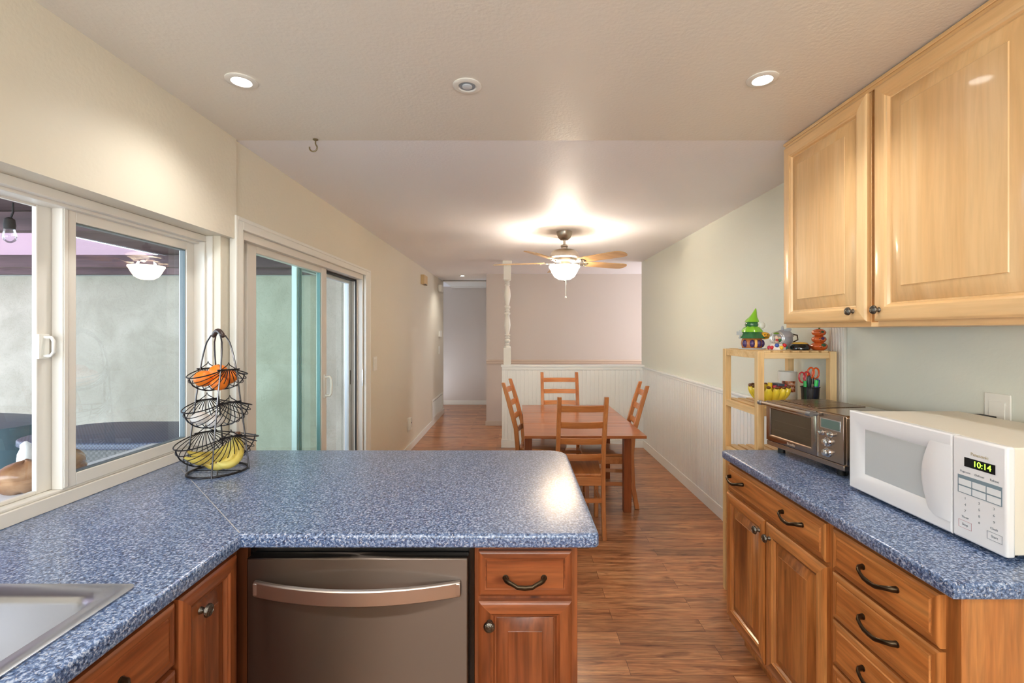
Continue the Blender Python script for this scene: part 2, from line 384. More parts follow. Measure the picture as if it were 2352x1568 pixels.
def aniso(m):
    N = m.node_tree.nodes; L = m.node_tree.links; p = N['Principled BSDF']; t = N.new('ShaderNodeTangent'); t.direction_type = 'RADIAL'; t.axis = 'Z'
    p.inputs['Anisotropic'].default_value = .95; p.inputs['Coat Roughness'].default_value = .08; p.inputs['Anisotropic Rotation'].default_value = .25; L.new(t.outputs[0], p.inputs['Tangent'])
aniso(M['steel'])
M['steel_sink'] = plain('satin_steel', (182, 184, 190), .34, 1)
M['steel_oven'] = plain('warm_steel', (170, 150, 134), .22, 1)
M['lamp'] = plain('lamp_lens', (255, 250, 240), .4, emit=22)
# ================================================================== the setting
ZC = 2.37; XR = 1.614; XL = -1.325
structure(B().box(-1.75, 3.6, -2.2, 9.6, -.06, 0).build('floor', M['floor']))
structure(B().box(-1.55, XR+.15, -2.0, 2.17, ZC-.002, ZC+.1).build('ceiling', M['ceil_k']))
structure(B().box(-2.6, 3.6, 2.17, 9.6, ZC, ZC+.1).build('ceiling', M['ceil_d']))
# left wall, with the openings for the window and the patio door
b = B()
b.box(-1.50, -1.34, -2.0, 2.09, 0, .874)
b.box(-1.50, -1.31, -2.0, 2.156, 1.902, ZC-.002)
b.box(-1.50, -1.325, -2.0, .83, .914, 1.902)
b.box(-1.50, -1.34, 2.087, 2.2, 0, 1.902)
b.box(-1.50, XL, 2.156, 4.0, 1.985, ZC)
b.box(-1.50, XL, 4.0, 8.33, 0, ZC)
structure(b.build('wall_left', M['paint_left']))
structure(B().box(XR, XR+.14, -2.0, 5.97, 0, ZC).build('wall_right', M['paint_right']))
structure(B().box(-1.55, XR+.14, -2.14, -2.0, 0, ZC).build('wall_back', M['paint_right']))
structure(B().box(-.476, 3.4, 7.21, 7.35, 0, ZC).build('wall_far', M['paint_far']))
structure(B().box(-.476, -.34, 7.35, 9.27, 0, ZC).build('wall_hallway_side', M['paint_far']))
structure(B().box(-2.6, -.3, 9.27, 9.4, 0, ZC).build('wall_hallway_end', M['paint_far']))
structure(B().box(-2.6, -2.5, 8.33, 9.27, 0, ZC).build('wall_hallway_left', M['paint_far']))
structure(B().box(-2.5, -1.5, 8.2, 8.33, 0, ZC).build('wall_hallway_front', M['paint_far']))
structure(B().box(3.3, 3.4, 5.97, 7.21, 0, ZC).build('wall_far_right', M['paint_far']))
structure(B().box(XR+.14, 3.4, 5.85, 5.97, 0, ZC).build('wall_far_front', M['paint_far']))
# half wall with panelling, cap and base
b = B(); x0, x1 = -.188, XR
b.box(x0, x1, 5.855, 5.97, 0, 1.02)
n = 34
for i in range(n):                                   # bead board strips
    a = x0+.02+(x1-x0-.02)*i/n; c = x0+.02+(x1-x0-.02)*(i+1)/n
    b.box(a+.003, c-.003, 5.849, 5.856, .09, .99)
b.box(x0, x1, 5.838, 5.86, .985, 1.022); b.box(x0-.012, x1, 5.825, 5.985, 1.022, 1.045)
b.box(x0, x0+.03, 5.845, 5.86, .09, .99); b.box(x0-.008, x1, 5.838, 5.86, 0, .088)
b.box(x0-.01, x0, 5.84, 5.97, 0, .088)
structure(b.build('wall_divider', M['bead_white'], bevel=.002))
# panelling of the right wall
b = B(); n = 70; ya, yb = 2.36, 5.84
b.box(XR-.008, XR-.0005, ya, yb, .09, .99)
for i in range(n):
    p = ya+(yb-ya)*i/n; q = ya+(yb-ya)*(i+1)/n
    b.box(XR-.013, XR-.007, p+.003, q-.003, .09, .99)
structure(b.build('trim_2', M['bead_white']))
b = B(); b.box(XR-.022, XR-.0005, ya, yb, .985, 1.01); b.box(XR-.034, XR-.0005, ya, yb, 1.01, 1.027)
structure(b.build('trim_3', M['bead_white'], bevel=.003))
b = B(); b.box(XR-.018, XR-.0005, ya, 5.84, 0, .085); b.box(XR-.02, XR-.0005, ya, 5.84, .085, .1)
structure(b.build('baseboard_right', M['bead_white'], bevel=.003))
# fluted casing strip beside the shelf
b = B(); b.box(XR-.016, XR-.0005, 2.255, 2.36, 0, ZC)
for i in range(5): b.box(XR-.02, XR-.015, 2.262+i*.0195, 2.276+i*.0195, 0, ZC)
structure(b.build('trim_1', M['white'], bevel=.0015))
# base boards on the left and in the hall, rail of the far wall
b = B(); b.box(XL, XL+.014, 4.12, 8.344, 0, .085); b.box(XL-.17, XL+.014, 8.33, 8.344, 0, .085)
structure(b.build('baseboard_left', M['white'], bevel=.003))
structure(B().box(-2.5, -.476, 9.256, 9.27, 0, .088).build('baseboard_hall', M['white'], bevel=.003))
structure(B().box(-.49, 3.3, 7.196, 7.21, 0, .075).build('baseboard_far', plain('taupe_paint', (198, 186, 174), .4), bevel=.003))
b = B(); b.box(-.476, 3.3, 7.19, 7.21, .965, 1.03); b.box(-.476, 3.3, 7.175, 7.21, 1.005, 1.02)
structure(b.build('trim_4', plain('peach_paint', (214, 196, 178), .4), bevel=.004))
# attic hatch in the hall ceiling
b = B(); b.box(-1.3, -.49, 8.12, 9.25, ZC-.012, ZC); b.box(-1.3, -.49, 8.12, 8.18, ZC-.022, ZC); b.box(-1.3, -.49, 9.1, 9.26, ZC-.03, ZC)
structure(b.build('trim_5', M['white'], bevel=.002))
# added frame on the solid back wall, behind the fill light
b = B(); b.box(-.8, 1.0, -2.0, -1.96, .98, 1.03); b.box(-.8, 1.0, -2.0, -1.96, 2.17, 2.22); b.box(-.8, -.75, -2.0, -1.96, 1.03, 2.17); b.box(.95, 1.0, -2.0, -1.96, 1.03, 2.17)
structure(b.build('added_window_frame', M['vinyl']))

# ---------------------------------------------------------------- kitchen window
win = thing('window_1', (-1.45, 1.46, .914), None, None); structure(win)
V = M['vinyl']
b = B()
b.box(-1.50, -1.444, .83, 2.087, .914, .957)           # sill base
b.box(-1.50, -1.452, .83, 2.087, .957, .966)
b.box(-1.50, -1.40, .83, 2.087, 1.872, 1.902)          # head
b.box(-1.50, -1.425, .83, 2.087, 1.862, 1.875)
b.box(-1.50, -1.40, 2.070, 2.087, .957, 1.872)         # right jamb with its steps
b.box(-1.50, -1.372, 2.080, 2.087, .957, 1.902)
b.box(-1.50, -1.40, .83, .85, .957, 1.872)
b.build('window_frame', V, win, bevel=.0025)
def sash(x0, x1, ya, yb, za, zb, st, rl, name='sash'):
    b = B(); b.box(x0, x1, ya, ya+st, za, zb); b.box(x0, x1, yb-st, yb, za, zb)
    b.box(x0, x1, ya+st, yb-st, za, za+rl); b.box(x0, x1, ya+st, yb-st, zb-rl, zb)
    return b
s1 = sash(-1.482, -1.447, 1.47, 2.07, .966, 1.868, .046, .040)
s1.box(-1.447, -1.443, 1.472, 1.486, .97, 1.864)       # raised interlock strip
s1.build('sash', V, win, bevel=.003)
sp = B().box(-1.476, -1.453, 1.514, 1.519, 1.004, 1.83).box(-1.476, -1.453, 2.021, 2.026, 1.004, 1.83).box(-1.476, -1.453, 1.519, 2.021, 1.0045, 1.009).box(-1.476, -1.453, 1.519, 2.021, 1.824, 1.829)
sp.build('glazing_spacer', plain('grey_spacer', (96, 108, 112), .4), win)
s2 = sash(-1.50, -1.484, .85, 1.476, .966, 1.868, .05, .012); s2.build('sash', V, win, bevel=.003)
def pane(x, ya, yb, za, zb, tilt=0, mat='glass', parent=None, name='pane'):
    b = B(); dy = math.tan(math.radians(tilt))*(yb-ya)/2
    b.add([(x-dy, ya, za), (x+dy, yb, za), (x+dy, yb, zb), (x-dy, ya, zb)], [(0, 1, 2, 3)])
    return b.build(name, M[mat], parent)
pane(-1.458, 1.519, 2.021, 1.009, 1.824, 0, parent=win); pane(-1.471, 1.519, 2.021, 1.009, 1.824, .6, parent=win)
pane(-1.492, .90, 1.426, .978, 1.856, 0, parent=win)
# latch on the meeting stile
b = B(); b.box(-1.484, -1.474, 1.424, 1.456, 1.385, 1.462)
b.tube([(-1.476, 1.44, 1.452), (-1.456, 1.444, 1.452), (-1.45, 1.445, 1.44), (-1.45, 1.445, 1.405), (-1.458, 1.444, 1.394), (-1.476, 1.44, 1.394)], .005, 10)
b.build('latch', M['plastic'], win, bevel=.002)
structure(B().box(-1.70, -1.502, .75, 2.15, .925, .95).build('trim_6', plain('outdoor_ledge', (224, 222, 222), .6), bevel=.004))

# ---------------------------------------------------------------- patio door
door = thing('door_1', (-1.40, 3.1, 0), None, None); structure(door)
b = B()
b.box(-1.33, -1.305, 2.150, 2.204, 0, 2.006); b.box(-1.33, -1.305, 4.0, 4.12, 0, 2.006); b.box(-1.33, -1.305, 2.204, 4.0, 1.955, 2.006)
b.box(-1.335, -1.302, 2.143, 2.160, 0, 2.012); b.box(-1.335, -1.302, 4.105, 4.125, 0, 2.012); b.box(-1.335, -1.302, 2.16, 4.105, 1.993, 2.012)
b.build('door_casing', M['white'], door, bevel=.003)
b = B()
b.box(-1.49, -1.32, 2.200, 2.235, 0, 1.985); b.box(-1.49, -1.372, 2.235, 2.33, 0, 1.94)
b.box(-1.49, -1.33, 3.978, 4.0, 0, 1.985); b.box(-1.40, -1.37, 3.96, 3.98, 0, 1.94); b.box(-1.49, -1.325, 2.235, 3.98, 1.915, 1.955); b.box(-1.49, -1.34, 2.235, 3.98, 0, .03)
b.build('door_frame', M['vinyl'], door, bevel=.002)
B().box(-1.382, -1.374, 3.945, 3.962, .03, 1.914).box(-1.414, -1.385, 3.3, 3.96, 1.90, 1.914).build('track_seal', M['rubber'], door)
def dpanel(x0, x1, ya, yb, za, zb, st, rl):
    return sash(x0, x1, ya, yb, za, zb, st, rl)
p1 = dpanel(-1.40, -1.36, 2.329, 3.30, .03, 1.934, .082, .056).build('sliding_panel', M['vinyl'], door, bevel=.003)
pane(-1.376, 2.411, 3.218, .086, 1.878, 0, 'glass_g', p1)
pane(-1.385, 2.411, 3.218, .086, 1.878, .5, 'glass_g', p1)
B().box(-1.392, -1.368, 3.212, 3.219, .086, 1.878).box(-1.392, -1.368, 2.410, 2.416, .086, 1.878).build('glazing_spacer', plain('teal_spacer', (120, 160, 165), .3), p1)
b = B(); b.box(-1.36, -1.352, 3.245, 3.275, 1.0, 1.165, )
b.tube([(-1.356, 3.262, 1.148), (-1.325, 3.268, 1.15), (-1.316, 3.27, 1.135), (-1.314, 3.27, 1.08), (-1.316, 3.27, 1.03), (-1.325, 3.268, 1.015), (-1.356, 3.262, 1.017)], .009, 10)
b.build('handle', M['plastic'], p1, bevel=.002)
p2 = dpanel(-1.455, -1.42, 2.98, 3.972, .03, 1.92, .07, .045).build('fixed_panel', plain('vinyl_bluewhite', (196, 204, 206), .3), door, bevel=.003)
pane(-1.437, 3.05, 3.902, .075, 1.875, 0, 'glass', p2)
B().box(-1.418, -1.414, 2.995, 3.003, .03, 1.9).box(-1.418, -1.414, 3.02, 3.03, .03, 1.9).box(-1.456, -1.421, 3.049, 3.052, .08, 1.87).build('gasket', plain('grey_gasket', (120, 140, 146), .5), p2)
B().box(-1.421, -1.417, 3.925, 3.935, 1.02, 1.14).build('latch_keeper', M['bronze'], p2)
B().box(-1.334, -1.328, 3.976, 3.979, 1.0, 1.14).build('strike_plate', M['chrome'], door)

# ================================================================== outside
structure(B().box(-16, -1.5, -4, 8.2, -.35, -.25).build('ground', plain('patio_concrete', (176, 168, 160), .9, bump=.3, bscale=20)))
structure(B().box(-12, -1.50, 6.5, 6.7, -.25, 2.27).build('wall_patio', M['stucco']))
b = B(); b.box(-12, -1.5, 6.48, 6.5, 2.25, 2.264)
structure(b.build('trim_7', plain('pale_conduit', (150, 152, 146), .6)))
cover = thing('patio_cover', (-4.5, 4.0, 0), 'dark stained timber patio cover with corrugated panels outside the windows', 'patio cover')
DK = wood('dark_stained_timber', (60, 42, 48), (86, 62, 68), (110, 84, 88), 'x', knots=0, rough=.6, coat=0, freq=5)
for yy in (.9, 2.3, 3.85, 6.0, 6.45): B().box(-12, -1.52, yy-.045, yy+.045, 2.30 if yy < 6.2 else 2.262, 2.46).build('beam', DK, cover, bevel=.004)
B().box(-12, -1.52, 6.30, 6.40, 2.10, 2.30).build('ledger', DK, cover) if False else None
b = B()
for i in range(15): b.box(-4.7, -1.52, -.6+i*.49, -.6+i*.49+.4899, 2.475, 2.50)
b.build('roof_board', wood('roof_board_wood', (80, 60, 66), (104, 82, 88), (124, 104, 108), 'x', knots=0, rough=.7, coat=0, freq=4), cover)
b = B(); n = 330; ya, yb = -.8, 6.7; vs = []
for i in range(n+1):
    x = -12+7.15*i/n; z = 2.50+.014*math.sin(i*PI/2.5)
    vs += [(x, ya, z), (x, yb, z)]
b.add(vs, [(2*i, 2*i+2, 2*i+3, 2*i+1) for i in range(n)])
mt, N, L, p = nodes('translucent_corrugated'); N.remove(p)
t1 = N.new('ShaderNodeBsdfTranslucent'); t1.inputs[0].default_value = srgb(126, 104, 114); t2 = N.new('ShaderNodeBsdfDiffuse'); t2.inputs[0].default_value = srgb(160, 138, 146)
mx = N.new('ShaderNodeMixShader'); mx.inputs[0].default_value = .4; L.new(t1.outputs[0], mx.inputs[1]); L.new(t2.outputs[0], mx.inputs[2]); L.new(mx.outputs[0], N['Material Output'].inputs[0])
b.build('corrugated_panel', mt, cover)
for px in (-3.2, -8.5):
    B().box(px-.06, px+.06, 6.36, 6.48, -.02, 2.30).build('post', DK, cover) if px < -8 else None
# string light bulb under the cover
sl = thing('string_light_bulb', (-3.957, 3.6, 2.2), 'clear string light bulb in a dark socket hanging under the patio cover', 'light bulb')
b = B(); b.tube([(-3.93, 3.6, 2.475), (-3.93, 3.6, 2.40), (-3.957, 3.6, 2.33)], .007, 8); b.lathe([(.012, .06), (.03, .045), (.036, .0), (.034, -.03)], (-3.957, 3.6, 2.30), 16)
b.build('socket', M['rubber'], sl)
B().lathe([(.028, .03), (.036, .0), (.044, -.03), (.036, -.065), (.012, -.085)], (-3.957, 3.6, 2.245), 18, caps=(False, True)).build('glass_bulb', M['globe'], sl)
pts = [(-7.0+i*.25, 4.55-.07*i*1.0, 2.24-.05*math.sin(PI*i/17)) for i in range(18)]
# wicker table outside
tb = thing('patio_table', (-2.32, 2.72, 0), 'dark woven patio table seen through the right window pane', 'table')
def rrect(x0, x1, y0, y1, r, n=6):
    o = []
    for cx, cy, a0 in ((x1-r, y0+r, -90), (x1-r, y1-r, 0), (x0+r, y1-r, 90), (x0+r, y0+r, 180)):
        for i in range(n+1):
            a = math.radians(a0+90*i/n); o.append((cx+r*math.cos(a), cy+r*math.sin(a)))
    return o
def oval(cx, cy, a, b_, n=40): return [(cx+a*math.copysign(abs(math.cos(t))**.55, math.cos(t)), cy+b_*math.copysign(abs(math.sin(t))**.55, math.sin(t))) for t in [2*PI*(i+.5)/n for i in range(n)]]
def weave(name, col, sc_=90):
    m, N, L, p = nodes(name); p.inputs['Base Color'].default_value = srgb(*col); p.inputs['Roughness'].default_value = .45
    t = N.new('ShaderNodeTexCoord'); w_ = N.new('ShaderNodeTexChecker'); w_.inputs['Scale'].default_value = sc_
    w_.inputs['Color1'].default_value = srgb(*col); w_.inputs['Color2'].default_value = srgb(*[int(c*.72) for c in col])
    L.new(t.outputs['Object'], w_.inputs['Vector']); L.new(w_.outputs[0], p.inputs['Base Color'])
    b = N.new('ShaderNodeBump'); b.inputs['Strength'].default_value = .8; L.new(w_.outputs['Fac'], b.inputs['Height']); L.new(b.outputs[0], p.inputs['Normal'])
    return m
B().slab(oval(-2.25, 2.72, .52, .30), .845, .885, .015).build('tabletop', weave('slate_weave', (92, 98, 118), 110), tb)
B().slab(oval(-2.25, 2.72, .48, .26), .62, .845, .01).build('apron', weave('brown_weave', (96, 92, 90), 70), tb)
for x in (-2.6, -1.9):
    for y in (2.6, 2.84): B().box(x-.03, x+.03, y-.03, y+.03, -.25, .63).build('leg', M['rubber'], tb)
# covered barbecue
bq = B(); c = (-3.92, 2.98)
rings = []
for z, k in ((-.25, 1.0), (.4, 1.0), (.82, .98), (.875, .95), (.895, .8)):
    rings.append([(c[0]+.86*k*math.copysign(abs(math.cos(a))**.7, math.cos(a)), c[1]+.36*k*math.copysign(abs(math.sin(a))**.7, math.sin(a)), z) for a in [2*PI*i/28 for i in range(28)]])
bq.loft(rings)
tag(bq.build('covered_barbecue', plain('teal_vinyl_cover', (72, 98, 108), .45, bump=.3, bscale=12)), 'barbecue under a fitted dark teal cover beyond the left window pane', 'barbecue')
# two lumpy brown stones on the ledge and the white flask between them
def stone(c, s, name, label):
    rnd = random.Random(s)
    ph = [rnd.random()*6 for _ in range(4)]
    f = lambda th, a: (1+.05*math.sin(3*a+ph[0])+.04*math.sin(5*a+ph[1]+th*2))*(1-.13*math.exp(-((th-1.62)/.11)**2))
    b = B().ball((c[0], c[1], c[2]+.048), .058, 26, 18, (1, 1.25, .9), fn=f)
    m, N, L, p = nodes('brown_glazed_stone'); t = N.new('ShaderNodeTexCoord'); n = N.new('ShaderNodeTexNoise'); n.inputs['Scale'].default_value = 14; n.inputs['Detail'].default_value = 5
    L.new(t.outputs['Object'], n.inputs['Vector']); r = ramp(N, [(.35, (138, 92, 58)), (.6, (184, 142, 104))]); L.new(n.outputs[0], r.inputs[0]); L.new(r.outputs[0], p.inputs['Base Color']); p.inputs['Roughness'].default_value = .25
    return tag(b.build(name, m), label, 'ornament', 'brown stone ornaments on the window ledge')
stone((-1.60, 1.50, .95), 3, 'stone_ornament', 'tan pitted stone ornament on the ledge behind the left window pane')
stone((-1.605, 1.635, .95), 9, 'stone_ornament', 'brown stone ornament on the ledge behind the right pane corner')
b = B().lathe([(.02, 0), (.022, .09), (.02, .11), (.014, .125), (.014, .14), (.004, .15)], (-1.655, 1.555, .95), 16)
tag(b.build('white_flask', M['plastic']), 'small white flask standing behind the tan stone on the ledge', 'flask')

# ================================================================== wall and ceiling fittings
def wallbox(name, y0, y1, z0, z1, d, mat, label, cat, x=XL, extra=None, bevel=.003):
    r = thing(name, (x, (y0+y1)/2, z0), label, cat)
    B().box(x+.0006, x+d, y0, y1, z0, z1).build('cover_plate' if extra else 'housing', mat, r, bevel=bevel)
    if extra: extra(r, x+d)
    return r
def sw(r, xf): B().box(xf, xf+.004, 4.275, 4.335, 1.125, 1.215).build('rocker', M['plastic'], r, bevel=.0015)
wallbox('light_switch', 4.25, 4.36, 1.105, 1.235, .006, M['plastic'], 'white rocker light switch on the wall beside the patio door', 'light switch', extra=sw)
def pl(r, xf):
    B().box(xf, xf+.035, 5.585, 5.66, .27, .42).build('plug_in_unit', M['plastic'], r, bevel=.006)
    B().lathe([(.008, 0), (.008, .003)], (0, 0, 0), 12, M=Matrix.Translation((xf+.035, 5.62, .36)) @ Matrix.Rotation(PI/2, 4, 'Y')).build('sensor', M['rubber'], r)
wallbox('wall_outlet', 5.58, 5.665, .25, .42, .006, M['plastic'], 'white outlet with a plug-in unit low on the hallway wall', 'outlet', extra=pl)
def ch(r, xf): B().box(xf-.02, xf+.002, 6.40, 6.55, 2.125, 2.133).build('lower_lip', M['bronze'], r)
wallbox('door_chime', 6.36, 6.60, 2.125, 2.255, .05, plain('tan_plastic', (206, 176, 128), .5), 'tan door chime box high on the left wall', 'door chime', extra=ch)
wallbox('motion_sensor', 7.75, 7.97, 2.14, 2.26, .06, M['plastic'], 'small white motion sensor near the hallway corner', 'sensor', bevel=.012)
wallbox('thermostat', 7.80, 7.97, 1.38, 1.48, .03, M['plastic'], 'white thermostat at eye height near the hallway corner', 'thermostat')
wallbox('light_switch', 7.80, 7.90, 1.09, 1.22, .008, M['plastic'], 'white switch plate below the thermostat', 'light switch')
gr = thing('vent_grille', (XL, 7.7, .09), 'white louvred return air grille low on the hallway wall', 'vent')
B().box(XL+.0006, XL+.004, 7.21, 8.2, .10, .385).build('backing', M['rubber'], gr)
b = B(); b.box(XL+.002, XL+.014, 7.19, 7.24, .09, .395); b.box(XL+.002, XL+.014, 8.17, 8.22, .09, .395); b.box(XL+.002, XL+.014, 7.24, 8.17, .09, .115); b.box(XL+.002, XL+.014, 7.24, 8.17, .37, .395)
b.build('frame', M['plastic'], gr)
b = B()
for i in range(14): b.add([(XL+.004, 7.24, .128+i*.0175), (XL+.004, 8.17, .128+i*.0175), (XL+.013, 8.17, .118+i*.0175), (XL+.013, 7.24, .118+i*.0175)], [(0, 1, 2, 3)])
b.build('louvres', M['plastic'], gr)
ol = thing('wall_outlet', (XR, 1.545, 1.14), 'white wall outlet with a black plug behind the microwave', 'outlet')
B().box(XR-.006, XR-.0006, 1.503, 1.588, 1.135, 1.262).build('cover_plate', M['plastic'], ol, bevel=.002)
b = B(); b.box(XR-.035, XR-.0065, 1.545, 1.60, 1.155, 1.185); b.tube([(XR-.02, 1.58, 1.17), (XR-.03, 1.62, 1.165), (XR-.03, 1.66, 1.12), (XR-.03, 1.67, .96)], .005, 8)
b.build('plug', M['rubber'], ol, bevel=.004)
B().box(XR-.008, XR-.006, 1.52, 1.57, 1.16, 1.235).build('socket_face', M['plastic'], ol)
# recessed lamps
def downlight(x, y, z, on, label, dull=False):
    r = thing('recessed_light', (x, y, z), label, 'ceiling light')
    B().lathe([(.0525, 0), (.0525, -.003), (.046, -.006), (.034, -.006), (.031, -.002), (.029, -.001)], (x, y, z), 40, caps=(False, False)).build('trim_ring', M['white'], r)
    B().lathe([(.0295, -.001), (.0295, -.0028)], (x, y, z), 32).build('lens', M['lamp'] if on else plain('grey_lens', (150, 165, 175), .2), r)
    if not on: B().lathe([(.018, -.0025), (.018, -.006), (.012, -.008)], (x, y, z), 24).build('bulb', plain('frosted_bulb', (200, 208, 214), .3), r)
KC = ZC-.0022
downlight(-.986, 1.653, KC, True, 'glowing recessed ceiling light on the window side of the kitchen')
downlight(-.181, 1.686, KC, False, 'unlit recessed ceiling light, middle of the kitchen three')
downlight(.874, 1.642, KC, True, 'glowing recessed ceiling light near the upper cabinets')
downlight(-.879, 7.45, ZC, True, 'small glowing recessed light in the hallway ceiling')
downlight(-.79, -.25, KC, True, 'recessed ceiling light over the sink end behind the camera')
downlight(.87, -.25, KC, True, 'recessed ceiling light over the cabinet end behind the camera')
hk = B(); c = Vector((-.94, 2.155, KC))
hk.lathe([(.012, 0), (.012, -.004), (.006, -.008)], c, 14)
P = [c+Vector((0, 0, -.005)), c+Vector((0, 0, -.022)), c+Vector((.004, 0, -.03))]+[c+Vector((-.010+.018*math.cos(a), 0, -.040+.018*math.sin(a))) for a in [math.radians(30-20*i) for i in range(12)]]
hk.tube(P, .0035, 8)
tag(hk.build('ceiling_hook', plain('bronze_hook', (126, 112, 84), .4, .3)), 'small open hook screwed into the kitchen ceiling', 'hook')
# turned post on the half wall
ps = B(); c = (-.121, 5.905, 1.0455)
ps.box(c[0]-.046, c[0]+.046, c[1]-.046, c[1]+.046, 1.0455, 1.26); ps.box(c[0]-.046, c[0]+.046, c[1]-.046, c[1]+.046, 2.13, 2.32)
ps.box(c[0]-.058, c[0]+.058, c[1]-.058, c[1]+.058, 2.31, ZC-.001)
pr = [(.046, .215), (.04, .235), (.026, .245), (.034, .262), (.022, .275), (.036, .295), (.036, .315), (.022, .33), (.034, .345), (.024, .36), (.04, .378), (.024, .395), (.03, .43), (.042, .50), (.036, .57), (.026, .63), (.038, .645), (.038, .66), (.024, .672), (.034, .69), (.024, .71), (.038, .725), (.038, .745), (.024, .76), (.03, .80), (.044, .88), (.038, .95), (.026, 1.0), (.036, 1.015), (.024, 1.03), (.036, 1.045), (.022, 1.06), (.04, 1.075), (.046, 1.085)]
ps.lathe(pr, c, 24, caps=(False, False))
tag(ps.build('turned_post', M['white'], smooth=50), 'white turned post rising from the half wall to the ceiling', 'post')

# ---------------------------------------------------------------- ceiling fan
FX, FY = .43, 4.17
fan = thing('ceiling_fan', (FX, FY, ZC), 'brushed nickel ceiling fan with five pale wood blades and a glowing glass bowl', 'ceiling fan')
c = (FX, FY, 0)
B().lathe([(.071, ZC-.0005), (.071, ZC-.008), (.066, ZC-.03), (.055, ZC-.055), (.036, ZC-.073), (.02, ZC-.075)], c, 32).build('canopy', M['nickel'], fan)
B().lathe([(.011, ZC-.07), (.011, ZC-.125)], c, 14).build('downrod', M['nickel'], fan)
B().lathe([(.02, 2.252), (.032, 2.246), (.034, 2.236), (.028, 2.228), (.03, 2.205), (.022, 2.2)], c, 24).build('coupling', M['nickel'], fan)
B().lathe([(.05, 2.203), (.1, 2.2), (.118, 2.185), (.13, 2.155), (.134, 2.138), (.126, 2.132), (.11, 2.128), (.1, 2.105), (.06, 2.1)], c, 40).build('motor_housing', M['nickel'], fan)
B().lathe([(.05, 2.10), (.052, 2.072), (.06, 2.065), (.055, 2.06)], c, 32, caps=(True, False)).build('light_fitter', M['nickel'], fan)
m, N, L, p = nodes('glowing_alabaster_glass')
p.inputs['Base Color'].default_value = srgb(255, 240, 215); p.inputs['Roughness'].default_value = .35
tl = N.new('ShaderNodeBsdfTranslucent'); tl.inputs[0].default_value = srgb(255, 226, 176)
mx = N.new('ShaderNodeMixShader'); mx.inputs[0].default_value = .55; L.new(p.outputs[0], mx.inputs[1]); L.new(tl.outputs[0], mx.inputs[2])
p.inputs['Emission Color'].default_value = srgb(255, 238, 212); p.inputs['Emission Strength'].default_value = 62
L.new(mx.outputs[0], N['Material Output'].inputs[0])
B().lathe([(.137, 2.062), (.14, 2.052), (.128, 2.035), (.112, 2.0), (.09, 1.965), (.055, 1.943), (.014, 1.936)], c, 44, caps=(False, True)).build('glass_bowl', m, fan)
B().lathe([(.004, 1.922), (.009, 1.927), (.009, 1.936)], c, 12).build('finial', M['nickel'], fan)
b = B(); b.tube([(FX+.01, FY-.03, 1.94), (FX+.01, FY-.03, 1.785)], .0018, 6); b.ball((FX+.01, FY-.03, 1.775), .009, 10, 8)
b.build('pull_chain', M['plastic'], fan)
BW = wood('fan_blade_wood', (196, 150, 96), (214, 172, 118), (226, 188, 136), 'x', knots=0, coat=.1, vary=.06, streak=.2)
for k in range(5):
    a = math.radians(239+72*k)
    R = Matrix.Translation((FX, FY, 2.093)) @ Matrix.Rotation(a, 4, 'Z') @ Matrix.Rotation(math.radians(-12), 4, 'X')
    out = []
    pts = [(.19, -.042), (.26, -.055), (.45, -.062), (.60, -.064), (.64, -.056), (.66, -.03), (.665, 0), (.66, .03), (.64, .056), (.60, .064), (.45, .062), (.26, .055), (.19, .042)]
    b = B(); b.loft([[(x, y, -.003) for x, y in pts], [(x, y, .003) for x, y in pts]], M=R)
    bl = b.build('blade', BW, fan)
    b = B(); b.box(.09, .17, -.012, .012, -.012, -.004, M=R); b.loft([[(.15, -.014, -.004), (.15, .014, -.004), (.15, .014, -.012), (.15, -.014, -.012)], [(.2, -.035, -.003), (.2, .035, -.003), (.2, .035, -.009), (.2, -.035, -.009)], [(.235, -.03, -.003), (.235, .03, -.003), (.235, .03, -.008), (.235, -.03, -.008)]], M=R)
    for yy in (-.02, .02): b.lathe([(.006, -.0085), (.006, -.013)], (.218, yy, 0), 10, M=R)
    b.build('blade_arm', M['nickel'], bl, bevel=.0015)
# ================================================================== cabinets
def fr(origin, kind):
    """local frame of a cabinet face: x along the face, y up, z out of the face"""
    if kind == '-y': return frame(origin, (1, 0, 0), (0, 0, 1), (0, -1, 0))
    if kind == '-x': return frame(origin, (0, -1, 0), (0, 0, 1), (-1, 0, 0))     # right-hand run, x runs towards the camera
    if kind == '+x': return frame(origin, (0, 1, 0), (0, 0, 1), (1, 0, 0))
def panel(u0, u1, v0, v1, prof, Mx, mats, raised=True, hor=False):
    """frame-and-panel front: four mitred frame pieces and a raised panel, each its own board. prof: [(inset, height)]"""
    b = B()
    def strip(side, rings, mi):
        vs = []
        for d, h in rings:
            a = (u0+d, v0+d); c_ = (u1-d, v0+d); e = (u1-d, v1-d); g = (u0+d, v1-d)
            p, q = {'b': (a, c_), 'r': (c_, e), 't': (e, g), 'l': (g, a)}[side]
            vs += [(p[0], p[1], h), (q[0], q[1], h)]
        b.add(vs, [(2*i, 2*i+1, 2*i+3, 2*i+2) for i in range(len(rings)-1)], mi, Mx)
    fp, pp = prof
    for sd in 'lrbt': strip(sd, fp, 0 if sd in 'lr' else 1)
    if pp:
        rings = [[(u0+d, v0+d, h), (u1-d, v0+d, h), (u1-d, v1-d, h), (u0+d, v1-d, h)] for d, h in pp]
        b.loft(rings, True, (False, True), 1 if hor else 0, Mx)
    return b.build_args if False else b
T = .019
def door_prof(s, g=.008, bev=.036):
    return ([(0, 0), (0, T-.005), (.0035, T-.0015), (.009, T), (s-.012, T), (s-.009, T-.003), (s-.004, T-.004), (s, T-.012)],
            [(s-.001, T-.012), (s+.004, T-.013), (s+.006, T-.011), (s+bev, T-.002), (s+bev+.002, T+.0005)])
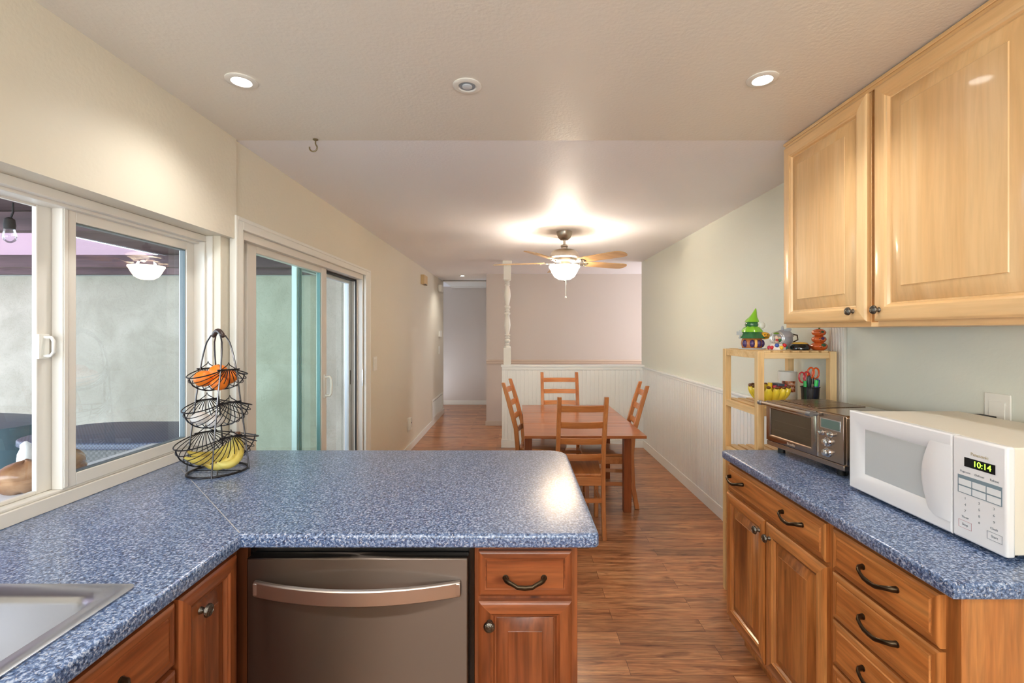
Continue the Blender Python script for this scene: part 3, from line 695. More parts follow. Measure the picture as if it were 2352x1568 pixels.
def drawer_prof(s=.022):
    return ([(0, 0), (0, T-.006), (.003, T-.003), (.008, T-.0025), (s-.004, T-.0025)], [(s-.005, T-.0025), (s, T-.004), (s+.002, T), (s+.003, T)])
def knob(Mx, u, v, h, parent, r=.016):
    K = Mx @ Matrix.Translation((u, v, h))
    b = B().lathe([(.009, 0), (.007, .004), (.0055, .009), (.006, .013), (r*.8, .015), (r, .0175), (r, .020), (r*.86, .0245), (r*.5, .027), (r*.45, .0255), (r*.2, .0265)], (0, 0, 0), 22, M=K)
    return b.build('knob', M['pewter'], parent)
def pull(Mx, u, v, h, parent, L_=.116, name='handle'):
    K = Mx @ Matrix.Translation((u, v, h)); b = B()
    pts = [(-L_/2, .004, .002), (-L_/2+.002, .004, .014), (-L_/2+.010, .002, .022), (-L_/2+.024, -.003, .026), (-.02, -.008, .028), (0, -.009, .0285), (.02, -.008, .028), (L_/2-.024, -.003, .026), (L_/2-.010, .002, .022), (L_/2-.002, .004, .014), (L_/2, .004, .002)]
    P = [K @ Vector(p) for p in pts]
    b.tube(P, [.0062, .0058, .0048, .0044, .0048, .005, .0048, .0044, .0048, .0058, .0062], 10, flat=1.35, up=(0, 0, 1))
    for s in (-1, 1):
        b.lathe([(.0085, 0), (.0085, .0025), (.006, .004)], (s*L_/2, .004, 0), 14, M=K)
    return b.build(name, M['bronze'], parent)
def wd(key, hor=None): return M[key]

# ---------------- right base run (cabinet with a wide drawer over two doors, then a stack of four drawers)
FXR = .998
def shell(x0, x1, y0, y1, z0, z1, key, parent, side='right', name='body'):
    pass
rc = thing('base_cabinet', (1.3, 1.8, 0), 'honey wood base cabinet with one wide drawer over two doors, under the toaster oven', 'cabinet')
b = B(); b.box(FXR, XR-.002, 1.452, 2.165, .115, .874); b.box(FXR+.07, XR-.002, 1.452, 2.165, 0, .115)
b.build('body', M['lowz'], rc, bevel=.001)
Mx = fr((FXR, 2.165, 0), '-x')   # u = 2.165 - y
dr = panel(.018, .695, .735, .858, drawer_prof(), Mx, None, hor=True).build('drawer', [M['lowz'], M['lowy']], rc)
for yy in (2.055, 1.640): pull(Mx, 2.165-yy, .803, T, dr)
d1 = panel(.006, .336, .150, .722, door_prof(.052), Mx, None).build('door', [M['lowz'], M['lowy']], rc)
knob(Mx, .300, .668, T, d1)
d2 = panel(.346, .700, .150, .722, door_prof(.056), Mx, None).build('door', [M['lowz'], M['lowy']], rc)
knob(Mx, .376, .668, T, d2)
r2 = thing('base_cabinet', (1.3, 1.25, 0), 'honey wood drawer cabinet with four stacked drawers below the microwave', 'cabinet')
b = B(); b.box(FXR, XR-.002, 1.035, 1.450, .115, .874); b.box(FXR+.07, XR-.002, 1.05, 1.450, 0, .115)
b.build('body', M['lowz'], r2, bevel=.001)
for z0, z1 in ((.732, .858), (.585, .724), (.440, .577), (.150, .432)):
    d = panel(.728, 1.092, z0, z1, drawer_prof(), Mx, None, hor=True).build('drawer', [M['lowz'], M['lowy']], r2)
    pull(Mx, 2.165-1.247, (z0+z1)/2+.006 if z0 > .2 else .33, T, d)
# right worktop
out = [(XR-.002, 1.018), (XR-.002, 2.178), (.985, 2.178), (.966, 2.170), (.963, 2.155), (.963, 1.018)]
tag(B().slab(out, .876, .914, .012).build('worktop', M['lam']), 'narrow blue speckled worktop under the microwave and toaster oven', 'worktop')

# ---------------- upper cabinet
uc = thing('upper_cabinet', (1.45, 1.6, 1.487), 'wood wall cabinet with two raised panel doors, toned pale for the light on it', 'cabinet')
UX = 1.282
b = B(); b.box(UX, XR-.002, 1.02, 1.638, 1.4875, 2.361); b.box(UX, XR-.002, 1.668, 2.195, 1.4875, 2.361); b.box(UX+.0002, XR-.002, 1.637, 1.669, 1.487, 1.503); b.box(UX+.0002, XR-.002, 1.637, 1.669, 2.34, 2.361); b.box(UX+.1, XR-.002, 1.637, 1.669, 1.5, 2.345)
b.build('body', M['uppy'], uc, bevel=.001)
b = B(); b.box(UX-.004, UX+.0005, 1.02, 2.199, 2.336, 2.362); b.box(UX-.010, UX, 1.02, 2.203, 2.349, 2.3625)
b.build('top_moulding', M['uppy'], uc, bevel=.002)
Mu = fr((UX, 2.195, 0), '-x')
d = panel(.006, .525, 1.506, 2.332, door_prof(.058, bev=.05), Mu, None).build('door', [M['uppz'], M['uppy']], uc)
knob(Mu, 2.195-1.735, 1.546, T, d, .0155)
d = panel(.560, 1.125, 1.506, 2.332, door_prof(.060, bev=.055), Mu, None).build('door', [M['uppz'], M['uppy']], uc)
knob(Mu, 2.195-1.610, 1.546, T, d, .0155)

# ---------------- left and peninsula worktop, one L
def arc(cx, cy, r, a0, a1, n=8): return [(cx+r*math.cos(math.radians(a0+(a1-a0)*i/n)), cy+r*math.sin(math.radians(a0+(a1-a0)*i/n))) for i in range(n+1)]
out = [(-.755, -1.2), (-.755, 1.264)]+arc(.228-.02, 1.264+.02, .02, -90, 0, 4)+arc(.228-.085, 2.167-.085, .085, 0, 90)+[(-1.305, 2.167), (-1.305, 2.142), (-1.3395, 2.142), (-1.3395, 2.086), (-1.47, 2.086), (-1.47, -1.2)]
hole = [(-.862, .285), (-1.33, .285), (-1.33, .975), (-.862, .975)]
wt = B().slab(out, .876, .914, .010, [hole]).build('worktop', M['lam'])
tag(wt, 'L-shaped blue speckled worktop with the sink, turning into the peninsula', 'worktop')
def bar(p, q, wdt, z0, z1):
    p = Vector(p); q = Vector(q); d = (q-p).normalized(); n_ = Vector((-d.y, d.x))*wdt/2
    return [(p.x+n_.x, p.y+n_.y), (q.x+n_.x, q.y+n_.y), (q.x-n_.x, q.y-n_.y), (p.x-n_.x, p.y-n_.y)]
q = bar((-.7655, 1.2745), (-1.36, 1.869), .0022, 0, 0)
sm = B(); sm.loft([[(x, y, .9135) for x, y in q], [(x, y, .9143) for x, y in q]])
sm.build('mitre_seam', plain('seam_grey', (196, 192, 190), .5), wt)

# ---------------- peninsula: dishwasher and drawer cabinet
PY = 1.292
pc = thing('base_cabinet', (.02, 1.7, 0), 'reddish wood cabinet with one drawer over one door at the peninsula end', 'cabinet')
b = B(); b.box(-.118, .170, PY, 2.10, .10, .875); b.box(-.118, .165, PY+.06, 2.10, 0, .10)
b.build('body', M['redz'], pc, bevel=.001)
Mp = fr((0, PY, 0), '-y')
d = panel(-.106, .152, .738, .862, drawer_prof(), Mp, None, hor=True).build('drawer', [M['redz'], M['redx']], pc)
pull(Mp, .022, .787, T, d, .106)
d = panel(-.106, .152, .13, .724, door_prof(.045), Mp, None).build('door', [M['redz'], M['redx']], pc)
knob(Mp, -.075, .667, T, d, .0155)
dw = thing('dishwasher', (-.437, 1.6, 0), 'built-in stainless steel dishwasher with a bowed bar handle under the peninsula', 'dishwasher')
B().box(-.752, -.1205, 1.305, 1.9, .10, .874).build('tub', M['black'], dw)
B().box(-.742, -.1345, 1.266, 1.3045, .10, .848).build('door', M['steel'], dw, bevel=.004)
B().box(-.742, -.1345, 1.30, 1.34, 0, .095).build('toe_panel', M['black'], dw)
n = 24; rings = []
for i in range(n+1):
    s = -1+2*i/n; x = -.435+.282*s; y = 1.258-.048*(1-s*s)
    rings.append([(x, y-.004, .789), (x, y+.008, .791), (x, y+.008, .752), (x, y-.004, .748)])
b = B().loft(rings)
b.box(-.717, -.700, 1.25, 1.268, .752, .787); b.box(-.170, -.153, 1.25, 1.268, .752, .787)
b.build('handle', plain('brushed_steel_handle', (200, 192, 188), .36, 1), dw, bevel=.003)
B().box(-.785, -.7525, PY, 1.9, 0, .875).build('filler_panel', wood('shaded_filler_wood', (60, 30, 16), (84, 44, 22), (104, 58, 30), 'z', knots=0), dw)  # shade beside the dishwasher put into the filler's wood colour
# ---------------- left base run
LX = -.785
lc = thing('base_cabinet', (-1.0, 1.15, 0), 'corner base cabinet with a single door under the sink side worktop', 'cabinet')
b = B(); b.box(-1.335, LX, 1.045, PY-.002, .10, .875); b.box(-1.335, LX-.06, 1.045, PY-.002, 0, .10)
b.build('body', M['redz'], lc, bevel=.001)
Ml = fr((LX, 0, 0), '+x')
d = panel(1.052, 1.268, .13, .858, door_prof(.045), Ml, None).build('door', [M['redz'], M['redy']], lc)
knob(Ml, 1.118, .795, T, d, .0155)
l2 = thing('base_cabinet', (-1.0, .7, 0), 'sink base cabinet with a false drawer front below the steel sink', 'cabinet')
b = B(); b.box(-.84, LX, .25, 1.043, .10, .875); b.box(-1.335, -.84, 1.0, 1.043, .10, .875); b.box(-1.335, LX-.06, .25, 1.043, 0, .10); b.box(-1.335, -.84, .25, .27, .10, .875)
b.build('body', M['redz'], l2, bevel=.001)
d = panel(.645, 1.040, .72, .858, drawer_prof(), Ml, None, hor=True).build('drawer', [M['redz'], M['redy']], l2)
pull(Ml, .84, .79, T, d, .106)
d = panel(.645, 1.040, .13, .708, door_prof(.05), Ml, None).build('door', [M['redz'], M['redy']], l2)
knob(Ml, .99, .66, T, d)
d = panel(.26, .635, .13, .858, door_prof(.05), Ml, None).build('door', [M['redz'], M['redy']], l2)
# ---------------- sink
sk = thing('kitchen_sink', (-1.1, .63, .914), 'stainless steel drop-in sink set in the blue worktop', 'sink')
def ring(x0, x1, y0, y1, r, z): return [(x, y, z) for x, y in rrect(x0, x1, y0, y1, r, 7)]
R_ = [ring(-1.365, -.828, .25, 1.010, .020, .9142), ring(-1.366, -.827, .249, 1.011, .021, .918), ring(-1.360, -.833, .255, 1.005, .022, .9205),
      ring(-1.345, -.848, .27, .990, .025, .9195), ring(-1.326, -.867, .290, .971, .035, .9165), ring(-1.320, -.873, .296, .965, .045, .9125), ring(-1.316, -.877, .300, .961, .05, .900), ring(-1.312, -.881, .304, .957, .055, .78), ring(-1.30, -.893, .316, .945, .06, .755), ring(-1.27, -.923, .346, .915, .06, .745)]
b = B().loft(R_, True, (False, True))
b.build('basin', M['steel_sink'], sk, smooth=60)
B().lathe([(.045, .7465), (.045, .749), (.03, .7475), (.028, .7465)], (-1.1, .62, 0), 24).build('drain', M['chrome'], sk)

# ================================================================== microwave
mw = thing('microwave_oven', (1.36, 1.37, .914), 'white countertop microwave with a green clock display on the right worktop', 'microwave')
WH = plain('microwave_white', (232, 233, 236), .25, coat=.3); WS = plain('microwave_case', (226, 220, 206), .4)
MX = 1.172; Y0, Y1, Z0, Z1 = 1.103, 1.628, .926, 1.193
b = B(); b.box(MX+.022, 1.555, Y0+.006, Y1-.004, Z0+.004, Z1-.003)
b.build('case', WS, mw, bevel=.004)
Mm = fr((MX, Y1, 0), '-x')      # u = Y1 - y : 0 .. .525
b = B()
# control side of the front
b.box(.386, .525, Z0, Z1, -.022, 0, M=Mm)
b.build('control_panel', WH, mw, bevel=.006, seg=3)
# door: a frame sloping in to the window
def rg(u0, u1, v0, v1, h): return [(u0, v0, h), (u1, v0, h), (u1, v1, h), (u0, v1, h)]
b = B().loft([rg(0, .384, Z0, Z1, -.022), rg(0, .384, Z0, Z1, -.003), rg(.004, .381, Z0+.004, Z1-.004, 0), rg(.022, .362, Z0+.030, Z1-.026, 0), rg(.058, .300, Z0+.058, Z1-.053, -.010), rg(.060, .298, Z0+.060, Z1-.055, -.012)], True, (True, True), M=Mm)
b.build('door', WH, mw, smooth=30)
m, N, L, p = nodes('perforated_window'); t = N.new('ShaderNodeTexCoord'); v = N.new('ShaderNodeTexVoronoi'); v.inputs['Scale'].default_value = 420; v.inputs['Randomness'].default_value = 0
L.new(t.outputs['Object'], v.inputs['Vector']); r = ramp(N, [(.3, (176, 182, 184)), (.5, (196, 201, 203))]); L.new(v.outputs['Distance'], r.inputs[0]); L.new(r.outputs[0], p.inputs['Base Color']); p.inputs['Roughness'].default_value = .22
wbd = B().box(.061, .297, Z0+.061, Z1-.056, -.0125, -.0110, M=Mm).build('door_window', m, mw)
# curved grip scoop beside the window
b = B(); pts = []
rings = []
for i in range(13):
    v_ = Z0+.03+(Z1-Z0-.06)*i/12; s = math.sin(PI*i/12)
    rings.append([(.383, v_, 0), (.372-.02*s, v_, .002+.004*s), (.335-.035*s, v_, .001+.002*s), (.315-.03*s, v_, -.003-.002*s)])
b.loft(rings, False, (False, False), M=Mm); b.build('door_grip', WH, mw, smooth=60)
GR = plain('print_grey', (130, 138, 146), .5); PB = plain('panel_blue_grey', (120, 140, 152), .5); LBL = plain('key_white', (226, 230, 233), .4)
PU0, PU1 = .402, .512
B().box(.420, .498, 1.118, 1.142, 0, .0008, M=Mm).build('clock_display', M['black'], mw)
text('10:14', 'clock_digits', plain('green_led', (170, 255, 60), .5, emit=2.2), mw, Mm @ Matrix.Translation((.466, 1.130, .001)), .021)
text('Panasonic', 'brand_lettering', plain('gold_print', (178, 164, 128), .4), mw, Mm @ Matrix.Translation((.459, 1.154, .0003)), .0115)
for i, s in enumerate(('Popcorn', 'Defrost', 'Reheat')): text(s, 'key_lettering', GR, mw, Mm @ Matrix.Translation((.422+.037*i, 1.103, .0003)), .0078)
B().box(.402, .514, 1.046, 1.093, 0, .0006, M=Mm).build('key_field', PB, mw)
for r_ in range(2):
    for c_ in range(3):
        u = .405+c_*.0365; v_ = 1.0675-r_*.0195
        B().box(u, u+.0335, v_, v_+.016, .0005, .0012, M=Mm).build('key', LBL, mw)
for i, s in enumerate(('Potato', 'Rice', 'Pizza', 'Soup', 'Frozen', 'Coffee')):
    pass
for r_ in range(3):
    for c_ in range(3): text(str(r_*3+c_+1), 'key_lettering', GR, mw, Mm @ Matrix.Translation((.422+.0365*c_, 1.034-.0165*r_, .0003)), .0088)
for c_, s in enumerate(('Timer', '0', 'Clock')): text(s, 'key_lettering', GR, mw, Mm @ Matrix.Translation((.422+.0365*c_, .9845, .0003)), .0078)
def outline(u0, u1, v0, v1, t=.0008):
    return B().box(u0, u1, v0, v0+t, 0, .0005, M=Mm).box(u0, u1, v1-t, v1, 0, .0005, M=Mm).box(u0, u0+t, v0, v1, 0, .0005, M=Mm).box(u1-t, u1, v0, v1, 0, .0005, M=Mm)
outline(.404, .439, .955, .975).build('stop_key', plain('pink_print', (196, 150, 158), .5), mw)
outline(.478, .514, .955, .975).build('start_key', GR, mw)
text('Stop', 'key_lettering', GR, mw, Mm @ Matrix.Translation((.4215, .965, .0003)), .0085); text('Start', 'key_lettering', GR, mw, Mm @ Matrix.Translation((.496, .965, .0003)), .0085)
for yy in (Y0+.05, Y1-.05):
    for xx in (MX+.06, 1.50): B().lathe([(.014, .9145), (.014, .931)], (xx, yy, 0), 14).build('foot', M['rubber'], mw)

# ================================================================== toaster oven (turned a little)
A = math.radians(8)
tx, ty = 1.170, 2.165
TR = Matrix.Translation((tx, ty, 0)) @ Matrix.Rotation(-A*-1, 4, 'Z')
ux = Vector((math.sin(A), -math.cos(A), 0)); wv = Vector((-math.cos(A), -math.sin(A), 0))
Mt = frame((tx, ty, 0), ux, (0, 0, 1), wv)         # x along the front towards the camera, y up, z out
to = thing('toaster_oven', (1.37, 1.94, .914), 'brushed steel toaster oven with a glass door between the shelf and the microwave', 'toaster oven')
ZB, ZT = .938, 1.150; LN = .432; DP = .305
b = B(); b.box(0, LN, ZB+.01, ZT, -DP, -.012, M=Mt); b.build('case', M['steel_oven'], to, bevel=.012, seg=3)
b = B()
for i in range(11): b.box(.03+i*.021, .042+i*.021, ZT, ZT+.003, -DP+.03, -.05, M=Mt)
b.build('top_ribs', M['steel_oven'], to, bevel=.001)
DL = .300
b = B().loft([rg(0, DL, ZB+.028, ZT-.002, -.012), rg(0, DL, ZB+.028, ZT-.002, -.001), rg(.002, DL-.002, ZB+.03, ZT-.004, 0), rg(.024, DL-.026, ZB+.052, ZT-.034, 0), rg(.028, DL-.03, ZB+.056, ZT-.038, -.003)], True, (True, False), M=Mt)
dr_ = b.build('door', M['steel_oven'], to, smooth=30)
b = B().box(.024, DL-.026, ZB+.050, ZT-.032, -.0119, -.0105, M=Mt); b.build('oven_cavity', plain('dark_oven_interior', (12, 8, 6), .7, spec=.1), to)
B().add([(.027, ZB+.054, -.004), (DL-.029, ZB+.054, -.004), (DL-.029, ZT-.036, -.004), (.027, ZT-.036, -.004)], [(0, 1, 2, 3)], M=Mt).build('door_glass', glass('smoked_glass', (.28, .22, .19), .22), dr_)
b = B(); b.cyl((.03, ZB+.125, -.0085), (DL-.03, ZB+.125, -.0085), .0012, seg=6, M=Mt)
b.cyl((.03, ZB+.085, -.0085), (DL-.03, ZB+.085, -.0085), .0008, seg=6, M=Mt); b.build('rack_wire', M['chrome'], to)
b = B().tube([Mt @ Vector(p) for p in ((-.004, ZT-.012, .030), (.1, ZT-.012, .032), (.2, ZT-.012, .032), (DL+.004, ZT-.012, .030))], .0085, 14)
b.build('handle', plain('polished_bar', (200, 192, 184), .14, 1), dr_)
b = B()
for u in (.0, DL): b.tube([Mt @ Vector(p) for p in ((u, ZT-.014, -.002), (u, ZT-.012, .030))], .0075, 12); b.cyl((u-.012 if u else -.008, ZT-.012, .031), (u+.012 if u else .012, ZT-.012, .031), .0105, seg=14, M=Mt)
b.build('handle_bracket', plain('grey_bracket', (150, 152, 156), .3, .8), dr_)
B().box(DL+.004, DL+.0075, ZB+.03, ZT-.002, -.012, .0006, M=Mt).box(DL+.0105, DL+.0125, ZB+.03, ZT-.002, -.012, .0006, M=Mt).build('divider_strip', M['chrome'], to)
B().box(DL+.003, LN, ZB+.028, ZT-.002, -.012, -.0006, M=Mt).build('control_panel', M['steel_oven'], to, bevel=.002)
B().box(.0, LN, ZB+.004, ZB+.026, -.03, -.003, M=Mt).build('crumb_tray', M['steel_oven'], to, bevel=.003)
B().box(DL+.02, LN-.012, 1.087, 1.128, -.0008, .0004, M=Mt).build('screen_bezel', M['chrome'], to, bevel=.001)
B().box(DL+.026, LN-.018, 1.091, 1.124, .0003, .0008, M=Mt).build('screen', plain('lcd_green_grey', (96, 116, 108), .25), to)
for u, v_, r in ((DL+.032, 1.070, .0095), (DL+.075, 1.070, .0095), (DL+.058, 1.037, .016), (DL+.058, .996, .016)):
    b = B().lathe([(r*1.15, -.001), (r*1.15, .003), (r*.9, .005), (r*.85, .016), (r*.7, .019), (r*.2, .02)], (0, 0, 0), 22, M=Mt @ Matrix.Translation((u, v_, 0)))
    b.build('knob', M['chrome'], to)
text('Breville', 'brand_lettering', plain('etched_print', (214, 200, 186), .3, .6), to, Mt @ Matrix.Translation((DL/2+.01, ZB+.040, .0006)), .016)
for u in (.05, LN-.05):
    for h in (-.04, -DP+.04): B().lathe([(.016, .9145-ZB), (.014, .012)], (0, 0, 0), 14, M=Matrix.Translation(Mt @ Vector((u, ZB, h)))).build('foot', M['rubber'], to)
# ================================================================== dining table and chairs
TX0, TX1, TY0, TY1, TZ = .055, .960, 3.405, 4.835, .70
tbl = thing('dining_table', ((TX0+TX1)/2, (TY0+TY1)/2, 0), 'reddish brown extending dining table in the middle of the dining area', 'table')
for y0, y1 in ((TY0, 3.868), (3.872, 4.37), (4.374, TY1)): B().box(TX0, TX1, y0, y1, TZ-.022, TZ).build('table_leaf', M['table'], tbl, bevel=.0025)
b = B(); b.box(.10, .915, 3.76, 3.785, TZ-.10, TZ-.022); b.box(.10, .915, 4.46, 4.485, TZ-.10, TZ-.022); b.box(.085, .11, 3.78, 4.66, TZ-.10, TZ-.022); b.box(.905, .93, 3.78, 4.66, TZ-.10, TZ-.022)
b.build('apron', M['table'], tbl, bevel=.002)
for x in (.062, .868):
    for y in (3.74, 4.60): B().box(x, x+.062, y, y+.062, 0, TZ-.022).build('leg', M['tablez'], tbl, bevel=.003)
def make_chair():
    """seat towards +y, backrest on the -y side, origin between the feet of the back posts"""
    t = thing('dining_chair', (0, 0, 0), None, 'chair', 'ladder-back chairs around the dining table')
    W = .18; P = M
    for s in (-1, 1):
        prof = [(0, 0), (.035, .2), (.045, .45), (.03, .62), (-.035, .86), (-.085, 1.02)]
        b = B(); rings = []
        for y, z in prof:
            k = .019 if z < 1 else .015
            rings.append([(s*W-.0165, y-k, z), (s*W+.0165, y-k, z), (s*W+.0165, y+k, z), (s*W-.0165, y+k, z)])
        b.loft(rings); b.build('back_post', M['pinez'], t, bevel=.004)
    def backy(z):
        for (y0, z0), (y1, z1) in zip(((.045, .45), (.03, .62), (-.035, .86)), ((.03, .62), (-.035, .86), (-.085, 1.02))):
            if z <= z1: return y0+(y1-y0)*(z-z0)/(z1-z0)
        return -.085
    for z in (.575, .695, .815, .935):
        b = B(); rings = []
        for i in range(9):
            s = -1+2*i/8; x = s*(W-.014); d = -.016*(1-s*s)
            y = backy(z); rings.append([(x, y+d+.006, z-.022), (x, y+d-.006, z-.022), (x, backy(z+.044)+d-.006, z+.024), (x, backy(z+.044)+d+.006, z+.024)])
        b.loft(rings); b.build('back_slat', M['pinex'], t, bevel=.002)
    b = B(); rings = []
    o = [(-.165, .05), (.165, .05), (.215, .43), (.19, .45), (0, .462), (-.19, .45), (-.215, .43)]
    b.slab([(x, y) for x, y in o], .432, .452, .006); b.build('seat', M['piney'], t)
    b = B(); b.box(-.19, .19, .395, .415, .37, .432); b.box(-.165, .165, .035, .055, .37, .432)
    b.loft([[(-.182, .05, .37), (-.162, .05, .37), (-.162, .05, .432), (-.182, .05, .432)], [(-.205, .41, .37), (-.185, .41, .37), (-.185, .41, .432), (-.205, .41, .432)]])
    b.loft([[(.162, .05, .37), (.182, .05, .37), (.182, .05, .432), (.162, .05, .432)], [(.185, .41, .37), (.205, .41, .37), (.205, .41, .432), (.185, .41, .432)]])
    b.build('seat_rail', M['pinex'], t, bevel=.002)
    for s in (-1, 1): B().box(s*.195-.018, s*.195+.018, .395, .431, 0, .432).build('front_leg', M['pinez'], t, bevel=.003)
    for s in (-1, 1):
        b = B(); b.loft([[(s*.18-.009, .03, .19), (s*.18+.009, .03, .19), (s*.18+.009, .03, .222), (s*.18-.009, .03, .222)], [(s*.195-.009, .40, .19), (s*.195+.009, .40, .19), (s*.195+.009, .40, .222), (s*.195-.009, .40, .222)]])
        b.build('stretcher', M['piney'], t, bevel=.002)
    B().box(-.17, .17, .026, .044, .25, .282).build('stretcher', M['pinex'], t, bevel=.002)
    B().box(-.185, .185, .404, .422, .25, .282).build('stretcher', M['pinex'], t, bevel=.002)
    return t
ch0 = make_chair()
spots = [((.455, 3.255), 0, .90, 'reddish ladder-back chair with its back to the kitchen, nearest the peninsula'),
         ((-.008, 4.22), -99, 1.0, 'ladder-back chair on the hallway side of the dining table'),
         ((1.014, 4.0), 84, 1.0, 'ladder-back chair between the dining table and the right wall'),
         ((.470, 5.03), 180, 1.06, 'ladder-back chair at the far end of the table by the half wall')]
for i, ((x, y), rz, sx, lab) in enumerate(spots):
    o = ch0 if i == 0 else copy_tree(ch0)
    o.location = (x, y, 0); o.rotation_euler = (0, 0, math.radians(rz)); o.scale = (sx, 1, 1); o['label'] = lab

# ================================================================== pine shelf
SX0, SX1, SY0, SY1 = 1.185, 1.575, 2.27, 2.655
sh = thing('shelf_rack', ((SX0+SX1)/2, (SY0+SY1)/2, 0), 'open pale pine shelf rack with slatted shelves by the right wall', 'shelf')
pw = .033
for x in (SX0, SX1-pw):
    for y in (SY0, SY1-pw): B().box(x, x+pw, y, y+pw, 0, 1.372).build('post', M['birchz'], sh, bevel=.002)
for z in (1.372, 1.088, .822, .42):
    dz = .0 if z > 1.3 else 0
    b = B()
    b.box(SX0+pw, SX1-pw, SY0+.006, SY0+.026, z-.036, z-.006); b.box(SX0+pw, SX1-pw, SY1-.026, SY1-.006, z-.036, z-.006)
    b.box(SX0+.004, SX0+.024, SY0+pw, SY1-pw, z-.036, z-.001); b.box(SX1-.024, SX1-.004, SY0+pw, SY1-pw, z-.036, z-.001)
    b.build('shelf_frame', M['birchx'] if z > 1.3 else M['birchy'], sh, bevel=.0015)
    b = B()
    for i in range(7):
        x = SX0+.034+i*.0475; b.box(x, x+.034, SY0+.008, SY1-.008, z-.006, z+.003)
    b.build('shelf_slats', M['birchy'], sh, bevel=.001)
ZT1 = 1.3752; ZM = 1.0912
# ---- green roofed ceramic cottage
gh = thing('ceramic_cottage', (1.284, 2.52, ZT1), 'glossy green pointed-roof ceramic cottage with pumpkin details at the shelf corner', 'figurine')
cx, cy = 1.284, 2.52
GN = plain('leaf_green_glaze', (132, 196, 46), .15, coat=.5, bump=.3, bscale=60); GD = plain('dark_green_glaze', (46, 106, 62), .2, coat=.5, bump=.3, bscale=60)
OR = plain('amber_glaze', (176, 104, 50), .25, bump=.4, bscale=60); PU = plain('purple_glaze', (74, 54, 104), .25, bump=.5, bscale=90); GYz = plain('grey_glaze', (176, 186, 190), .3)
def wob(rs, c, seg=28, amp=.07, n=5, lean=(0, 0), top=None):
    rings = []
    for k, (r, z) in enumerate(rs):
        rings.append([(c[0]+lean[0]*z*z*30+r*(1+amp*math.sin(n*a+k))*math.cos(a), c[1]+r*(1+amp*math.sin(n*a+k))*math.sin(a), c[2]+z) for a in [2*PI*i/seg for i in range(seg)]])
    return rings
def wl3(rs, c, **k): return B().loft(wob(rs, c, **k))
wl3([(.048, .005), (.052, .03), (.050, .05), (.042, .068)], (cx, cy, ZT1), amp=.04).build('cottage_body', OR, gh)
B().lathe([(.068, 0), (.066, .004), (.05, .006)], (cx, cy, ZT1), 28).build('base_plate', GYz, gh)
b = B()
for a in (200, 245, 285, 330): 
    x = cx+.048*math.cos(math.radians(a)); y = cy+.048*math.sin(math.radians(a)); b.ball((x, y, ZT1+.03), .014, 12, 8, (1, 1, 1.5))
b.build('shutters', PU, gh)
B().ball((cx-.004, cy-.05, ZT1+.03), .012, 12, 8, (.8, .6, 1.9)).build('front_door', plain('glowing_amber', (250, 190, 100), .3), gh)
wl3([(.066, .058), (.060, .068), (.050, .085), (.040, .102), (.03, .108)], (cx, cy, ZT1), n=6).build('lower_roof', GD, gh)
wl3([(.052, .092), (.046, .106), (.036, .118), (.026, .124)], (cx, cy, ZT1), n=7, amp=.09).build('middle_roof', GN, gh)
wl3([(.028, .118), (.034, .130), (.030, .146), (.020, .154)], (cx, cy, ZT1), amp=.05).build('upper_storey', GD, gh)
rr = [(.036, .146), (.030, .160), (.021, .172), (.016, .184), (.010, .200), (.005, .214), (.001, .222)]
rings = []
for k, (r, z) in enumerate(rr):
    off = max(0, z-.15)*.30
    rings.append([(cx+off+r*(1+.06*math.sin(5*a+k))*math.cos(a), cy+r*math.sin(a), ZT1+z) for a in [2*PI*i/24 for i in range(24)]])
B().loft(rings).build('pointed_roof', GN, gh)
B().box(cx-.088, cx-.058, cy-.012, cy-.006, ZT1+.075, ZT1+.095).cyl((cx-.07, cy-.008, ZT1+.055), (cx-.07, cy-.008, ZT1+.102), .003, seg=8).build('sign_board', GYz, gh, bevel=.002)
b = B(); b.ball((cx+.04, cy-.03, ZT1+.128), .017, 14, 10, (1, .5, 1.1)); b.build('ghost', plain('ghost_white', (220, 224, 214), .25), gh)
pk = B().ball((cx+.052, cy-.03, ZT1+.072), .024, 24, 12, (1.15, 1, .8), fn=lambda th, a: 1+.06*abs(math.sin(4*a)))
pk.build('pumpkin', plain('golden_glaze', (228, 168, 40), .2, coat=.4), gh)
B().box(cx+.038, cx+.044, cy-.056, cy-.052, ZT1+.074, ZT1+.079).box(cx+.054, cx+.060, cy-.057, cy-.053, ZT1+.074, ZT1+.079).box(cx+.040, cx+.060, cy-.056, cy-.053, ZT1+.063, ZT1+.067).build('carved_face', M['rubber'], gh)
# ---- snow globe
sg = thing('snow_globe', (1.345, 2.385, ZT1), 'small clear snow globe with a colourful base beside the ceramic cottage', 'snow globe')
gx, gy = 1.345, 2.385
B().lathe([(.040, 0), (.042, .01), (.036, .024), (.030, .032)], (gx, gy, ZT1), 26).build('base', plain('cream_base', (224, 214, 204), .3), sg)
for i, (a, col) in enumerate(((205, (206, 44, 50)), (240, (58, 92, 170)), (270, (236, 196, 60)), (300, (210, 36, 44)), (335, (40, 130, 120)), (20, (60, 140, 60)), (175, (200, 60, 80)))):
    B().ball((gx+.038*math.cos(math.radians(a)), gy+.038*math.sin(math.radians(a)), ZT1+.012+.012*(i % 2)), .0105, 12, 8).build('ornament', plain('ornament_%d' % i, col, .25), sg)
B().ball((gx, gy, ZT1+.060), .036, 28, 16).build('glass_dome', M['globe'], sg)
b = B(); b.lathe([(.009, .032), (.011, .042), (.005, .054), (.008, .06), (.009, .066), (.004, .073)], (gx-.006, gy-.006, ZT1), 14); b.ball((gx+.010, gy-.004, ZT1+.060), .008, 10, 8); b.build('inner_figure', plain('peach_figure', (226, 196, 166), .4), sg)
